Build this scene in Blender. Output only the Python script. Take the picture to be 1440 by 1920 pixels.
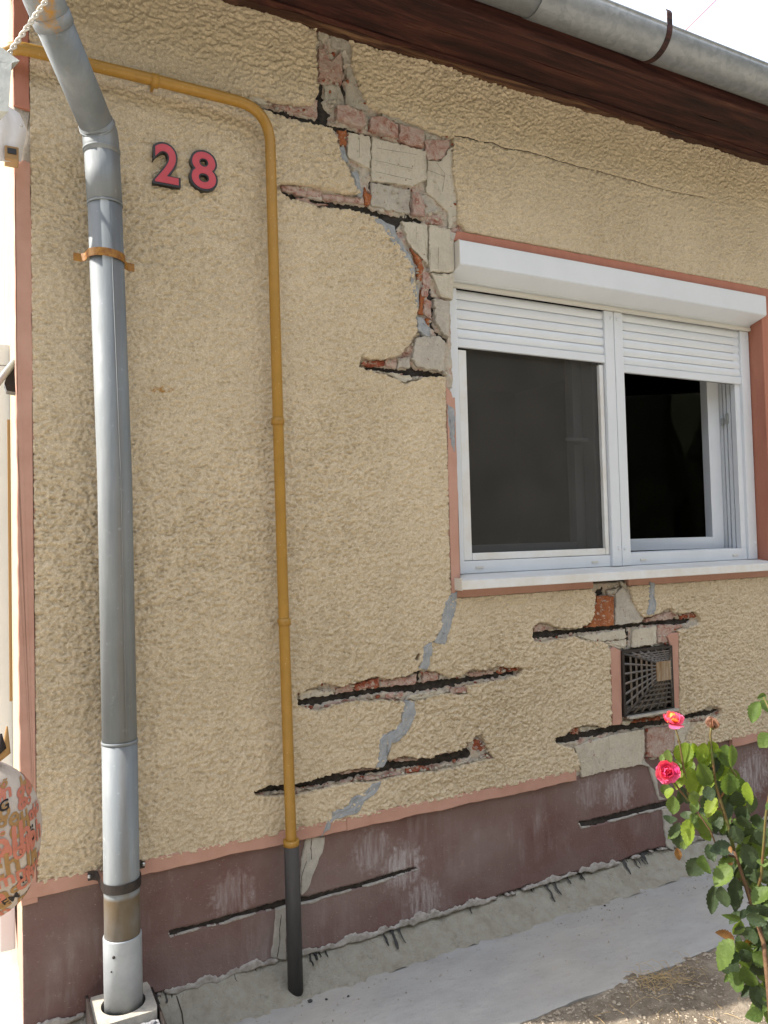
import bpy, bmesh, math, random
import numpy as np
from mathutils import Vector, Matrix
random.seed(7); rng = np.random.default_rng(7)
S = bpy.context.scene
for o in list(bpy.data.objects): bpy.data.objects.remove(o)
C = S.collection
# ------------------------------------------------------------------ camera
D, CX, CZ, F = 2.42, -0.0777, 1.44, 1442.0
yaw, pit, rol = 0.477489, 0.0346508, -0.0254709
_f = Vector((math.sin(yaw)*math.cos(pit), math.cos(yaw)*math.cos(pit), math.sin(pit)))
_r = Vector((math.cos(yaw), -math.sin(yaw), 0)); _u = _r.cross(_f)
FW = _f; RT = math.cos(rol)*_r+math.sin(rol)*_u; UP = -math.sin(rol)*_r+math.cos(rol)*_u
EYE = Vector((CX, -D, CZ))
cam = bpy.data.cameras.new('camera'); co = bpy.data.objects.new('camera', cam); C.objects.link(co)
cam.sensor_fit = 'VERTICAL'; cam.sensor_height = 32; cam.lens = F/1920*32; cam.clip_start = .05; cam.clip_end = 500
co.matrix_world = Matrix(((RT.x, UP.x, -FW.x, EYE.x), (RT.y, UP.y, -FW.y, EYE.y), (RT.z, UP.z, -FW.z, EYE.z), (0, 0, 0, 1)))
S.camera = co
# ------------------------------------------------------------------ light
SUN_EL, SUN_BEHIND = math.radians(42), math.radians(19)
sd = Vector((-math.cos(SUN_BEHIND)*math.cos(SUN_EL), math.sin(SUN_BEHIND)*math.cos(SUN_EL), math.sin(SUN_EL)))
w = bpy.data.worlds.new('World'); S.world = w; w.use_nodes = True
nt = w.node_tree; nt.nodes.clear()
sky = nt.nodes.new('ShaderNodeTexSky'); sky.sky_type = 'NISHITA'; sky.sun_disc = False
sky.sun_elevation = SUN_EL; sky.sun_rotation = math.atan2(sd.x, sd.y); sky.dust_density = 2.0; sky.air_density = 1.0; sky.ozone_density = 1.0
tcw = nt.nodes.new('ShaderNodeTexCoord'); nzw = nt.nodes.new('ShaderNodeTexNoise'); nzw.inputs['Scale'].default_value = 3.4; nzw.inputs['Detail'].default_value = 6
rpw = nt.nodes.new('ShaderNodeValToRGB'); rpw.color_ramp.elements[0].position = .32; rpw.color_ramp.elements[1].position = .68
rpw.color_ramp.elements[0].color = (.08, .08, .08, 1); rpw.color_ramp.elements[1].color = (.80, .80, .80, 1)
mxw = nt.nodes.new('ShaderNodeMixRGB'); mxw.inputs['Color2'].default_value = (6.9, 6.8, 6.6, 1)   # thin bright cloud veil
bg = nt.nodes.new('ShaderNodeBackground'); bg.inputs['Strength'].default_value = .145
ow = nt.nodes.new('ShaderNodeOutputWorld')
nt.links.new(tcw.outputs['Generated'], nzw.inputs['Vector']); nt.links.new(nzw.outputs['Fac'], rpw.inputs['Fac'])
nt.links.new(rpw.outputs['Color'], mxw.inputs['Fac']); nt.links.new(sky.outputs['Color'], mxw.inputs['Color1'])
nt.links.new(mxw.outputs['Color'], bg.inputs['Color']); nt.links.new(bg.outputs['Background'], ow.inputs['Surface'])
sl = bpy.data.lights.new('sun', 'SUN'); sl.energy = 3.0; sl.angle = math.radians(.53); sl.color = (1, .93, .82)
so = bpy.data.objects.new('sun', sl); C.objects.link(so); so.rotation_euler = (-sd).to_track_quat('-Z', 'Y').to_euler(); so.location = (-3, 1, 6)
S.view_settings.view_transform = 'Standard'; S.view_settings.look = 'None'; S.view_settings.gamma = 1
S.view_settings.exposure = 1.62
# ------------------------------------------------------------------ helpers
def W(px, py, y=0.):                      # where the sight line through a photo point meets the vertical plane y
    d = FW+(px-720)/F*RT-(py-960)/F*UP
    return EYE+d*((y+D)/d.y)
def Dp(px, py, dep): return EYE+(FW+(px-720)/F*RT-(py-960)/F*UP)*dep
def XZ(pts, y=0., org=(0, 0), s=1.):
    return [(v.x, v.z) for v in (W(org[0]+a/s, org[1]+b/s, y) for a, b in pts)]
zA = dict(org=(360, 0), s=2.6667); zB = dict(org=(500, 320), s=3.6); zC = dict(org=(460, 1080), s=2.6667); zE = dict(org=(960, 1070), s=3.)
zP = dict(org=(250, 1500), s=2.88); zQ = dict(org=(700, 1400), s=2.4); zW = dict(org=(820, 740), s=2.3226)
WM = {}
def link(o, parent=None):                 # meshes are modelled in place; children keep their place under the parent
    C.objects.link(o)
    if parent is not None: o.parent = parent; o.matrix_parent_inverse = WM[parent.name].inverted()
    WM[o.name] = o.matrix_basis.copy()
    return o
def tag(o, label, cat, group=None):
    o['label'] = label; o['category'] = cat
    if group: o['group'] = group
    return o
def thing(name, loc, label, cat, group=None):
    o = bpy.data.objects.new(name, None); o.location = loc; o.empty_display_size = .05
    C.objects.link(o); WM[o.name] = Matrix.Translation(loc)
    return tag(o, label, cat, group)
def mobj(name, verts, faces, mat, parent=None, smooth=False):
    me = bpy.data.meshes.new(name); me.from_pydata([tuple(v) for v in verts], [], [tuple(f) for f in faces])
    bm = bmesh.new(); bm.from_mesh(me); bmesh.ops.recalc_face_normals(bm, faces=bm.faces); bm.to_mesh(me); bm.free()
    if smooth: me.polygons.foreach_set('use_smooth', [True]*len(me.polygons))
    if mat: me.materials.append(mat)
    return link(bpy.data.objects.new(name, me), parent)
def bmobj(name, bm, mat, parent=None, smooth=False):
    bmesh.ops.recalc_face_normals(bm, faces=bm.faces)
    me = bpy.data.meshes.new(name); bm.to_mesh(me); bm.free()
    if smooth: me.polygons.foreach_set('use_smooth', [True]*len(me.polygons))
    if mat: me.materials.append(mat)
    return link(bpy.data.objects.new(name, me), parent)
def bbox(bm, x0, x1, y0, y1, z0, z1, bev=0.):
    vs = [bm.verts.new((x, y, z)) for x in (x0, x1) for y in (y0, y1) for z in (z0, z1)]
    fs = [bm.faces.new([vs[i] for i in q]) for q in ((0, 1, 3, 2), (4, 6, 7, 5), (0, 4, 5, 1), (2, 3, 7, 6), (0, 2, 6, 4), (1, 5, 7, 3))]
    if bev:
        es = list({e for f in fs for e in f.edges}); bmesh.ops.bevel(bm, geom=es, offset=bev, segments=2, affect='EDGES', profile=.6)
def box(name, x0, x1, y0, y1, z0, z1, mat, parent=None, bev=.002):
    bm = bmesh.new(); bbox(bm, x0, x1, y0, y1, z0, z1, bev); return bmobj(name, bm, mat, parent)
def area(p): return sum(p[i][0]*p[(i+1) % len(p)][1]-p[(i+1) % len(p)][0]*p[i][1] for i in range(len(p)))/2
def resample(p, step, jit, r=random):
    out = []
    for i in range(len(p)):
        a, b = Vector(p[i]), Vector(p[(i+1) % len(p)]); L = (b-a).length; n = max(1, int(L/step))
        for k in range(n):
            q = a.lerp(b, k/n); out.append((q.x+r.uniform(-jit, jit), q.y+r.uniform(-jit, jit)))
    return out
def prism(name, poly, yf, yb, mat, parent=None, cham=.003, step=.02, jit=.0015, tilt=0., lump=0.):
    p = resample(poly, step, jit) if step else list(poly)
    if area(p) < 0: p = p[::-1]
    n = len(p); cx = sum(a for a, b in p)/n; cz = sum(b for a, b in p)/n
    tx, tz = random.uniform(-tilt, tilt), random.uniform(-tilt, tilt)
    inner = []
    for i in range(n):
        a, b, c = Vector(p[i-1]), Vector(p[i]), Vector(p[(i+1) % n])
        t = (c-a); t = t.normalized() if t.length else Vector((1, 0)); nrm = Vector((-t.y, t.x))
        inner.append(b+nrm*cham)
    vs = [(q.x, yf+tx*(q.x-cx)+tz*(q.y-cz)+random.uniform(-lump, lump), q.y) for q in inner]
    vs += [(x, yf+cham+tx*(x-cx)+tz*(z-cz), z) for x, z in p]+[(x, yb, z) for x, z in p]
    bm = bmesh.new(); V = [bm.verts.new(v) for v in vs]
    if lump > .002 and n >= 6:                       # a dished or bulging broken face instead of a flat one
        mid = [bm.verts.new((cx+(q.x-cx)*random.uniform(.45, .65), yf+random.uniform(-lump, lump)*1.2, cz+(q.y-cz)*random.uniform(.45, .65))) for q in inner[::2]]
        k_ = len(mid); f = bm.faces.new(mid)
        for i in range(k_):
            a_, b_ = V[2*i], V[(2*i+2) % n if 2*i+2 < n else 0]; c_ = V[2*i+1] if 2*i+1 < n else None
            bm.faces.new([v for v in (a_, c_, b_) if v is not None]+[mid[(i+1) % k_], mid[i]])
    else: f = bm.faces.new(V[:n])
    bmesh.ops.triangulate(bm, faces=[q_ for q_ in bm.faces if len(q_.verts) > 4])
    for i in range(n):
        j = (i+1) % n
        bm.faces.new((V[i], V[j], V[n+j], V[n+i])); bm.faces.new((V[n+i], V[n+j], V[2*n+j], V[2*n+i]))
    return bmobj(name, bm, mat, parent)
def tube_bm(bm, path, rad, seg=20, cap=True):
    P = [Vector(p) for p in path]; n = len(P); rads = rad if isinstance(rad, (list, tuple)) else [rad]*n
    t0 = (P[1]-P[0]).normalized(); up = Vector((0, 0, 1)) if abs(t0.z) < .9 else Vector((0, 1, 0))
    nrm = t0.cross(up).normalized(); rings = []
    for i in range(n):
        t = ((P[i]-P[i-1]).normalized() if i else t0)+((P[i+1]-P[i]).normalized() if i < n-1 else (P[i]-P[i-1]).normalized()); t.normalize()
        nrm = (nrm-t*nrm.dot(t)).normalized(); bn = t.cross(nrm)
        rings.append([bm.verts.new(P[i]+(nrm*math.cos(a)+bn*math.sin(a))*rads[i]) for a in (2*math.pi*k/seg for k in range(seg))])
    for i in range(n-1):
        for k in range(seg): bm.faces.new((rings[i][k], rings[i][(k+1) % seg], rings[i+1][(k+1) % seg], rings[i+1][k]))
    if cap: bm.faces.new(rings[0]); bm.faces.new(rings[-1])
def tube(name, path, rad, mat, parent=None, seg=20, cap=True):
    bm = bmesh.new(); tube_bm(bm, path, rad, seg, cap); o = bmobj(name, bm, mat, parent, True)
    return o
def bez(a, b, c, n=8): return [(1-t)**2*Vector(a)+2*t*(1-t)*Vector(b)+t*t*Vector(c) for t in (i/n for i in range(n+1))]
# ---- numpy noise
_G = {}
def perlin(x, y, seed=0):
    if seed not in _G: g = np.random.default_rng(seed).uniform(0, 2*np.pi, (256, 256)); _G[seed] = (np.cos(g), np.sin(g))
    gx, gy = _G[seed]
    xi, yi = np.floor(x).astype(int), np.floor(y).astype(int); xf, yf = x-xi, y-yi
    u, v = xf*xf*xf*(xf*(xf*6-15)+10), yf*yf*yf*(yf*(yf*6-15)+10)
    def d(i, j): a, b = (xi+i) & 255, (yi+j) & 255; return gx[a, b]*(xf-i)+gy[a, b]*(yf-j)
    a = d(0, 0)*(1-u)+d(1, 0)*u; b = d(0, 1)*(1-u)+d(1, 1)*u
    return (a*(1-v)+b*v)*1.5
def sdf(X, Z, polys, margin=.05):
    """distance to the union of polygons, negative inside"""
    out = np.full(X.shape, margin)
    for p in polys:
        p = np.array(p); lo, hi = p.min(0)-margin, p.max(0)+margin
        m = (X > lo[0]) & (X < hi[0]) & (Z > lo[1]) & (Z < hi[1])
        if not m.any(): continue
        x, z = X[m], Z[m]; d2 = np.full(x.shape, 1e9); ins = np.zeros(x.shape, bool)
        for i in range(len(p)):
            ax, az = p[i]; bx, bz = p[(i+1) % len(p)]; ex, ez = bx-ax, bz-az
            t = np.clip(((x-ax)*ex+(z-az)*ez)/(ex*ex+ez*ez+1e-12), 0, 1)
            d2 = np.minimum(d2, (x-ax-t*ex)**2+(z-az-t*ez)**2)
            if az != bz: ins ^= ((az > z) != (bz > z)) & (x < ex*(z-az)/(bz-az)+ax)
        d = np.sqrt(d2); d[ins] *= -1
        out[m] = np.minimum(out[m], d)
    return out
def sheet(name, x0, x1, z0, z1, res, field, yfun, thick, mat, parent=None, smooth=False):
    """a plaster sheet of small cells, kept where field > 0, its broken edge turned back by `thick`"""
    nx, nz = int(round((x1-x0)/res))+1, int(round((z1-z0)/res))+1
    X, Z = np.meshgrid(np.linspace(x0, x1, nx), np.linspace(z0, z1, nz))
    f = field(X, Z); keep = (f[:-1, :-1]+f[1:, :-1]+f[:-1, 1:]+f[1:, 1:]) > 0
    gz, gx = np.gradient(f, (z1-z0)/(nz-1), (x1-x0)/(nx-1))
    cnt = np.zeros((nz, nx), int)
    for a in (0, 1):
        for b in (0, 1): cnt[a:nz-1+a, b:nx-1+b] += keep
    bd = (cnt > 0) & (cnt < 4); bd[0, :] = bd[-1, :] = False; bd[:, 0] = bd[:, -1] = False
    g2 = gx**2+gz**2+1e-6; k = np.clip(f/g2, -res*.8, res*.8)
    X = X-np.where(bd, np.clip(k*gx, -res*.8, res*.8), 0); Z = Z-np.where(bd, np.clip(k*gz, -res*.8, res*.8), 0)
    Y = yfun(X, Z)
    idx = np.arange(nz*nx).reshape(nz, nx)
    q = np.stack([idx[:-1, :-1], idx[:-1, 1:], idx[1:, 1:], idx[1:, :-1]], -1)[keep]
    # boundary edges, in face winding
    kp = np.pad(keep, 1); E = []
    c = kp[1:-1, 1:-1]
    for nb, (i, j) in ((kp[:-2, 1:-1], (0, 1)), (kp[1:-1, 2:], (1, 2)), (kp[2:, 1:-1], (2, 3)), (kp[1:-1, :-2], (3, 0))):
        m = c & ~nb; qq = np.stack([idx[:-1, :-1], idx[:-1, 1:], idx[1:, 1:], idx[1:, :-1]], -1)[m]
        E.append(qq[:, [i, j]])
    E = np.concatenate(E); bv = np.unique(E); N = nz*nx; back = np.full(N, -1); back[bv] = N+np.arange(len(bv))
    V = np.stack([X.ravel(), Y.ravel(), Z.ravel()], -1); VB = V[bv].copy(); VB[:, 1] += thick
    V = np.concatenate([V, VB]); side = np.stack([E[:, 1], E[:, 0], back[E[:, 0]], back[E[:, 1]]], -1)
    Fq = np.concatenate([q, side]); used = np.unique(Fq); rm = np.full(len(V), -1); rm[used] = np.arange(len(used))
    V = V[used]; Fq = rm[Fq]
    me = bpy.data.meshes.new(name); me.vertices.add(len(V)); me.vertices.foreach_set('co', V.ravel())
    me.loops.add(Fq.size); me.loops.foreach_set('vertex_index', Fq.ravel().astype(np.int32))
    me.polygons.add(len(Fq)); me.polygons.foreach_set('loop_start', np.arange(0, Fq.size, 4, dtype=np.int32))
    me.update(calc_edges=True); me.validate()
    if smooth: me.polygons.foreach_set('use_smooth', [True]*len(me.polygons))
    me.materials.append(mat)
    return link(bpy.data.objects.new(name, me), parent)
# ------------------------------------------------------------------ materials
class N:
    def __init__(s, name):
        s.m = bpy.data.materials.new(name); s.m.use_nodes = True; s.t = s.m.node_tree; s.t.nodes.clear()
        s.out = s.n('OutputMaterial'); s.b = s.n('BsdfPrincipled'); s.l(s.b.outputs[0], s.out.inputs['Surface']); s._pos = None
    def n(s, t, **k):
        x = s.t.nodes.new('ShaderNode'+t)
        for a, v in k.items(): setattr(x, a, v)
        return x
    def l(s, a, b): s.t.links.new(a, b)
    def pos(s, scale=(1, 1, 1)):
        g = s.n('NewGeometry'); mp = s.n('Mapping'); mp.inputs['Scale'].default_value = scale; s.l(g.outputs['Position'], mp.inputs['Vector']); return mp.outputs[0]
    def noise(s, scale, det=4, rough=.6, stretch=(1, 1, 1), dist=0.):
        x = s.n('TexNoise'); x.inputs['Scale'].default_value = scale; x.inputs['Detail'].default_value = det; x.inputs['Roughness'].default_value = rough
        x.inputs['Distortion'].default_value = dist; s.l(s.pos(stretch), x.inputs['Vector']); return x.outputs['Fac']
    def ramp(s, fac, stops):
        r = s.n('ValToRGB'); e = r.color_ramp.elements
        while len(e) < len(stops): e.new(.5)
        for q, (p, c) in zip(e, stops): q.position = p; q.color = (c if isinstance(c, tuple) else (c, c, c))+(1,)
        s.l(fac, r.inputs['Fac']); return r.outputs['Color']
    def mix(s, fac, a, b, mode='MIX'):
        m = s.n('MixRGB', blend_type=mode)
        for k, v in (('Fac', fac), ('Color1', a), ('Color2', b)):
            if isinstance(v, (int, float)): m.inputs[k].default_value = v if k == 'Fac' else (v, v, v, 1)
            elif isinstance(v, tuple): m.inputs[k].default_value = v+(1,)
            else: s.l(v, m.inputs[k])
        return m.outputs[0]
    def math(s, op, a, b=0.):
        m = s.n('Math', operation=op)
        for i, v in enumerate((a, b)):
            if isinstance(v, (int, float)): m.inputs[i].default_value = v
            else: s.l(v, m.inputs[i])
        return m.outputs[0]
    def bump(s, h, dist, strength=1., prev=None):
        b = s.n('Bump'); b.inputs['Distance'].default_value = dist; b.inputs['Strength'].default_value = strength; s.l(h, b.inputs['Height'])
        if prev: s.l(prev, b.inputs['Normal'])
        return b.outputs[0]
    def fin(s, col, rough=.8, metal=0., spec=.3, normal=None):
        for k, v in (('Base Color', col), ('Roughness', rough), ('Metallic', metal), ('Specular IOR Level', spec)):
            if isinstance(v, (int, float)): s.b.inputs[k].default_value = v
            elif isinstance(v, tuple): s.b.inputs[k].default_value = v+(1,)
            else: s.l(v, s.b.inputs[k])
        if normal: s.l(normal, s.b.inputs['Normal'])
        return s.m
def spot(n, p, r, sc=(1, 1, 1)):                        # mask: 1 near a point of the place, ragged
    d = n.n('VectorMath', operation='DISTANCE'); n.l(n.pos(sc), d.inputs[0]); d.inputs[1].default_value = tuple(a*b for a, b in zip(p, sc))
    q = n.math('ADD', d.outputs['Value'], n.math('MULTIPLY', n.math('SUBTRACT', n.noise(60, 3), .5), r*1.4))
    return n.ramp(n.math('DIVIDE', q, r), [(.55, 1.), (.95, 0.)])
def zramp(n, z0, z1):                     # 0 below z0, 1 above z1
    g = n.n('NewGeometry'); s = n.n('SeparateXYZ'); n.l(g.outputs['Position'], s.inputs[0])
    m = n.n('MapRange'); m.inputs['From Min'].default_value = z0; m.inputs['From Max'].default_value = z1; n.l(s.outputs['Z'], m.inputs['Value']); return m.outputs[0]
def simple(name, c, c2=None, sc=30, rough=.7, metal=0., spec=.3, bs=0, bd=.001, stretch=(1, 1, 1), lo=.35, hi=.65):
    n = N(name); col = c
    if c2: col = n.ramp(n.noise(sc, 5, .65, stretch), [(lo, c), (hi, c2)])
    nr = n.bump(n.noise(bs, 5, .7), bd) if bs else None
    return n.fin(col, rough, metal, spec, nr)
def make_stucco(name, c1, c2):
    n = N(name)
    a = n.ramp(n.noise(190, 4, .8), [(.26, tuple(x*.72 for x in c1)), (.48, c1), (.70, c2)])
    b = n.ramp(n.noise(1.6, 6, .65), [(.3, (.86, .85, .82)), (.7, (1.06, 1.06, 1.06))]); c = n.mix(1., a, b, 'MULTIPLY')
    stk = n.ramp(n.noise(7, 5, .65, (1, 1, .16)), [(.52, 0.), (.74, .34)]); c = n.mix(stk, c, tuple(x*.72 for x in c1))
    gl = n.ramp(n.noise(260, 2, .5), [(.60, 0.), (.68, 1.)]); c = n.mix(n.math('MULTIPLY', gl, .6), c, (.84, .76, .62))
    c = n.mix(n.math('MULTIPLY', n.math('MULTIPLY', spot(n, W(305, 731), .055, (1, 1, 4.5)), n.ramp(n.noise(70, 4), [(.45, 0.), (.6, 1.)])), .85), c, (.36, .17, .02))
    return n.fin(c, .95, 0, .15, n.bump(n.noise(300, 3, .65), .0034))
M = {}
M['stucco'] = make_stucco('rough_sand_stucco', (.585, .485, .345), (.745, .63, .47))
M['pink'] = simple('pink_paint', (.47, .275, .215), (.41, .225, .17), 7, .75, bs=160, bd=.0012)
n = N('shaded_pink_terracotta'); c = n.ramp(n.noise(14, 5, .7, (1, 1, .25)), [(.3, (.34, .135, .09)), (.7, (.41, .175, .12))]); M['terra'] = n.fin(c, .7, 0, .3, n.bump(n.noise(150, 4), .001))  # deeper copy of the pink paint, its shade in the colour; also the roof
M['plug'] = simple('cement_patch', (.25, .27, .29), (.34, .35, .36), 40, .9, bs=150, bd=.003)
M['plug2'] = simple('warm_cement', (.36, .34, .30), (.46, .43, .38), 30, .9, bs=120, bd=.002)
n = N('broken_masonry')                   # scratch coat, brick dust and mortar left in the broken places
c = n.ramp(n.noise(22, 6, .75), [(.32, (.20, .085, .065)), (.40, (.42, .29, .245)), (.50, (.50, .44, .365)), (.72, (.42, .405, .365))])
M['mortar'] = n.fin(c, .95, 0, .15, n.bump(n.noise(90, 6, .75), .006))
def brickmat(name, stops, sc=16, smear=.8):
    n = N(name); c = n.ramp(n.noise(sc, 6, .75, dist=.6), stops)
    c = n.mix(n.ramp(n.noise(240, 3), [(.62, 0.), (.72, .5)]), c, (.16, .12, .10))
    sm = n.ramp(n.noise(sc*2.3, 6, .75, dist=1.), [(.54, 0.), (.64, 1.)]); c = n.mix(n.math('MULTIPLY', sm, smear), c, (.54, .49, .41))
    return n.fin(c, .93, 0, .15, n.bump(n.noise(130, 6, .75), .004, 1., n.bump(n.noise(38, 6, .7), .010)))
M['coat'] = brickmat('mortar_coated_brick', [(.25, (.46, .35, .29)), (.36, (.49, .445, .365)), (.55, (.58, .53, .435)), (.72, (.52, .49, .41))], 11, .35)
M['grey'] = brickmat('grey_mortar_lump', [(.3, (.36, .325, .28)), (.6, (.49, .455, .395)), (.75, (.42, .415, .39))])
M['pinkb'] = brickmat('dusty_pink_brick', [(.30, (.22, .06, .04)), (.40, (.34, .17, .13)), (.50, (.44, .31, .265)), (.66, (.47, .385, .33))], 26)
M['red'] = brickmat('raw_red_brick', [(.3, (.16, .045, .03)), (.5, (.30, .085, .045)), (.64, (.36, .14, .08)), (.74, (.46, .36, .30))])
M['orange'] = brickmat('orange_clay_block', [(.3, (.24, .075, .03)), (.6, (.38, .135, .055)), (.76, (.46, .25, .15))])
M['dark'] = simple('near_black_cavity', (.018, .016, .015), (.05, .042, .036), 40, .95, bs=60, bd=.004)  # near-black fill and backing for slots, cores and gaps
M['crack'] = simple('crack_shade', (.045, .035, .027), rough=.95)  # dark ribbon colour standing in for the shade inside cracks
M['groove'] = simple('groove_shade', (.20, .17, .135), rough=.95)  # flat lines that paint the shade of scored grooves
n = N('maroon_plinth_paint')
c = n.ramp(n.noise(5, 6, .65), [(.3, (.112, .047, .040)), (.7, (.150, .072, .063))])
gr = n.ramp(n.noise(2.1, 5, .6), [(.32, 0.), (.66, .85)]); c = n.mix(gr, c, (.215, .162, .150))
st = n.ramp(n.noise(26, 5, .65, (1, 1, .13)), [(.50, 0.), (.72, 1.)])
pl = n.ramp(n.noise(2.6, 4, .6, (1, 1, 1.6)), [(.44, 0.), (.62, 1.)])
eff = n.math('MULTIPLY', n.math('MULTIPLY', st, pl), .22)
for p, r, k in ((W(760, 1628), .10, .62), (W(700, 1598), .09, .35), (W(440, 1680), .09, .32), (W(1165, 1485), .10, .5), (W(800, 1690), .09, .5), (W(1420, 1450), .13, .6), (W(1110, 1490), .08, .3)):
    eff = n.math('MAXIMUM', eff, n.math('MULTIPLY', n.math('MULTIPLY', spot(n, p, r), n.ramp(n.noise(60, 6, .7, (1, 1, .14)), [(.38, 0.), (.62, 1.)])), k))
c = n.mix(eff, c, (.52, .50, .50))
sc_ = n.ramp(n.noise(330, 2, .5, (.3, 1, 1)), [(.69, 0.), (.74, .6)]); c = n.mix(sc_, c, (.42, .33, .31))
sc2 = n.ramp(n.noise(16, 7, .8, (1, 1, .5)), [(.60, 0.), (.66, .55)]); c = n.mix(sc2, c, (.26, .19, .175))
M['maroon'] = n.fin(c, .66, 0, .3, n.bump(n.noise(200, 3), .0012, 1., n.bump(n.noise(38, 6, .7), .004)))
M['chip'] = simple('chipped_white_render', (.44, .415, .385), (.28, .25, .225), 45, .9, bs=130, bd=.003)
n = N('yellowish_base_mortar'); c = n.ramp(n.noise(20, 6, .7), [(.3, (.30, .275, .22)), (.5, (.375, .35, .29)), (.7, (.42, .40, .345))])
c = n.mix(n.ramp(n.noise(34, 6, .75, (1, 1, .35), 1.), [(.58, 0.), (.70, .5)]), c, (.11, .10, .09)); M['fillet'] = n.fin(c, .95, 0, .15, n.bump(n.noise(70, 6, .75), .012))
M['tar'] = simple('black_bitumen', (.022, .022, .024), (.07, .068, .066), 60, .6, bs=90, bd=.003)
n = N('smooth_concrete')
c = n.ramp(n.noise(6, 6, .6, (1, 2, 1)), [(.3, (.305, .304, .298)), (.7, (.375, .374, .367))]); c = n.mix(n.ramp(n.noise(1.7, 4), [(.45, 0.), (.72, .5)]), c, (.39, .36, .31))
c = n.mix(n.ramp(n.noise(60, 5, .7, (.4, 1, 1)), [(.56, 0.), (.76, .45)]), c, (.20, .195, .185)); c = n.mix(n.ramp(n.noise(420, 2), [(.68, 0.), (.75, .6)]), c, (.14, .135, .13))
M['concrete'] = n.fin(c, .85, 0, .25, n.bump(n.noise(220, 3), .0012, 1., n.bump(n.noise(30, 6, .7, (.5, 1, 1)), .004)))
M['pave'] = simple('pale_paving', (.42, .38, .31), (.50, .46, .39), 5, .9, bs=60, bd=.002)
n = N('dry_soil'); c = n.ramp(n.noise(9, 7, .7), [(.3, (.13, .105, .08)), (.52, (.25, .21, .165)), (.72, (.40, .35, .28))])
M['soil'] = n.fin(c, .97, 0, .1, n.bump(n.noise(60, 7, .75), .012))
M['pebble'] = simple('limestone_chips', (.44, .385, .31), (.21, .17, .13), 35, .9)
M['straw'] = simple('dry_grass', (.50, .38, .20), (.33, .23, .11), 40, .8)
M['soffit'] = None
n = N('dark_stained_wood'); c = n.ramp(n.noise(14, 7, .75, (.07, 1, 1), 1.6), [(.34, (.006, .003, .003)), (.47, (.028, .008, .007)), (.58, (.062, .020, .014)), (.72, (.13, .058, .033))])
M['soffit'] = n.fin(c, .62, 0, .3, n.bump(n.noise(40, 6, .7, (.08, 1, 1)), .003))
n = N('worn_wood_edge'); c = n.ramp(n.noise(13, 6, .7, (.07, 1, 1), 1.2), [(.38, (.015, .006, .005)), (.52, (.06, .026, .014)), (.66, (.17, .095, .048))]); M['woodedge'] = n.fin(c, .75, 0, .25, n.bump(n.noise(50, 6, .7, (.1, 1, 1)), .003))
n = N('galvanised_gutter'); v = n.n('TexVoronoi'); v.inputs['Scale'].default_value = 55; n.l(n.pos((.7, 1, 1)), v.inputs['Vector'])
c = n.mix(.55, n.ramp(n.noise(24, 6, .75, dist=1.5), [(.3, (.17, .185, .195)), (.7, (.29, .305, .32))]), n.ramp(v.outputs['Color'], [(.2, (.20, .215, .225)), (.8, (.28, .295, .305))]))
M['galvg'] = n.fin(c, .5, .55, .5, n.bump(n.noise(60, 4), .0006))
n = N('galvanised_pipe')
c = n.ramp(n.noise(9, 6, .7, (1, 1, .12)), [(.3, (.14, .162, .18)), (.55, (.205, .225, .242)), (.75, (.29, .308, .322))])
c = n.mix(n.ramp(n.noise(30, 5, .7, (1, 1, .05)), [(.56, 0.), (.72, .5)]), c, (.22, .205, .175))
gp_ = n.n('SeparateXYZ'); n.l(n.pos(), gp_.inputs[0]); bx_ = n.math('ABSOLUTE', n.math('SUBTRACT', n.math('ADD', gp_.outputs['X'], n.math('MULTIPLY', n.math('SUBTRACT', n.noise(3, 3, .5, (0, 0, 1)), .5), .02)), .258)); bx_ = n.ramp(n.math('MULTIPLY', bx_, 30.), [(.15, .55), (.5, 0.)]); c = n.mix(n.math('MULTIPLY', bx_, n.ramp(n.noise(5, 5, .7, (1, 1, .3)), [(.3, .2), (.6, 1.)])), c, (.15, .125, .095))
sm = n.noise(40, 5, .7); c = n.mix(n.ramp(sm, [(.62, 0.), (.72, .4)]), c, (.38, .42, .44))
stain = n.math('MULTIPLY', zramp(n, .462, .452), n.ramp(n.noise(9, 4, .6, (1, 1, .6)), [(.35, 1.), (.7, .35)])); c = n.mix(n.math('MULTIPLY', stain, .95), c, (.115, .078, .038))
c = n.mix(n.math('MULTIPLY', spot(n, Dp(93, 36, 1.9), .075), .95), c, (.42, .22, .045))
M['galv'] = n.fin(c, n.ramp(n.noise(12, 4), [(.3, .55), (.7, .70)]), .15, .4, n.bump(n.noise(30, 4, .6, (1, 1, .2)), .0008))
M['collar'] = simple('grey_zinc_collar', (.40, .425, .455), (.31, .335, .36), 12, .5, .25, .4, bs=30, bd=.0008)
M['rust'] = simple('rusty_ochre_strap', (.33, .16, .02), (.12, .03, .012), 38, .5, .1, .5, bs=90, bd=.001, lo=.4, hi=.7)
M['blackmetal'] = simple('black_steel', (.022, .020, .020), (.045, .034, .03), 40, .5, .3, .4, bs=100, bd=.0006)
M['steel'] = simple('zinc_screw', (.55, .55, .54), rough=.35, metal=.9)
n = N('ochre_gas_paint'); c = n.ramp(n.noise(16, 5, .65), [(.3, (.29, .155, .022)), (.7, (.355, .19, .03))]); c = n.mix(n.ramp(n.noise(130, 2), [(.68, 0.), (.74, .6)]), c, (.55, .42, .22)); c = n.mix(n.ramp(n.noise(19, 6, .75, (1, 1, .5)), [(.60, 0.), (.72, .6)]), c, (.20, .10, .018))
M['ochre'] = n.fin(c, .42, 0, .45, n.bump(n.noise(80, 3), .0006))
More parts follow.
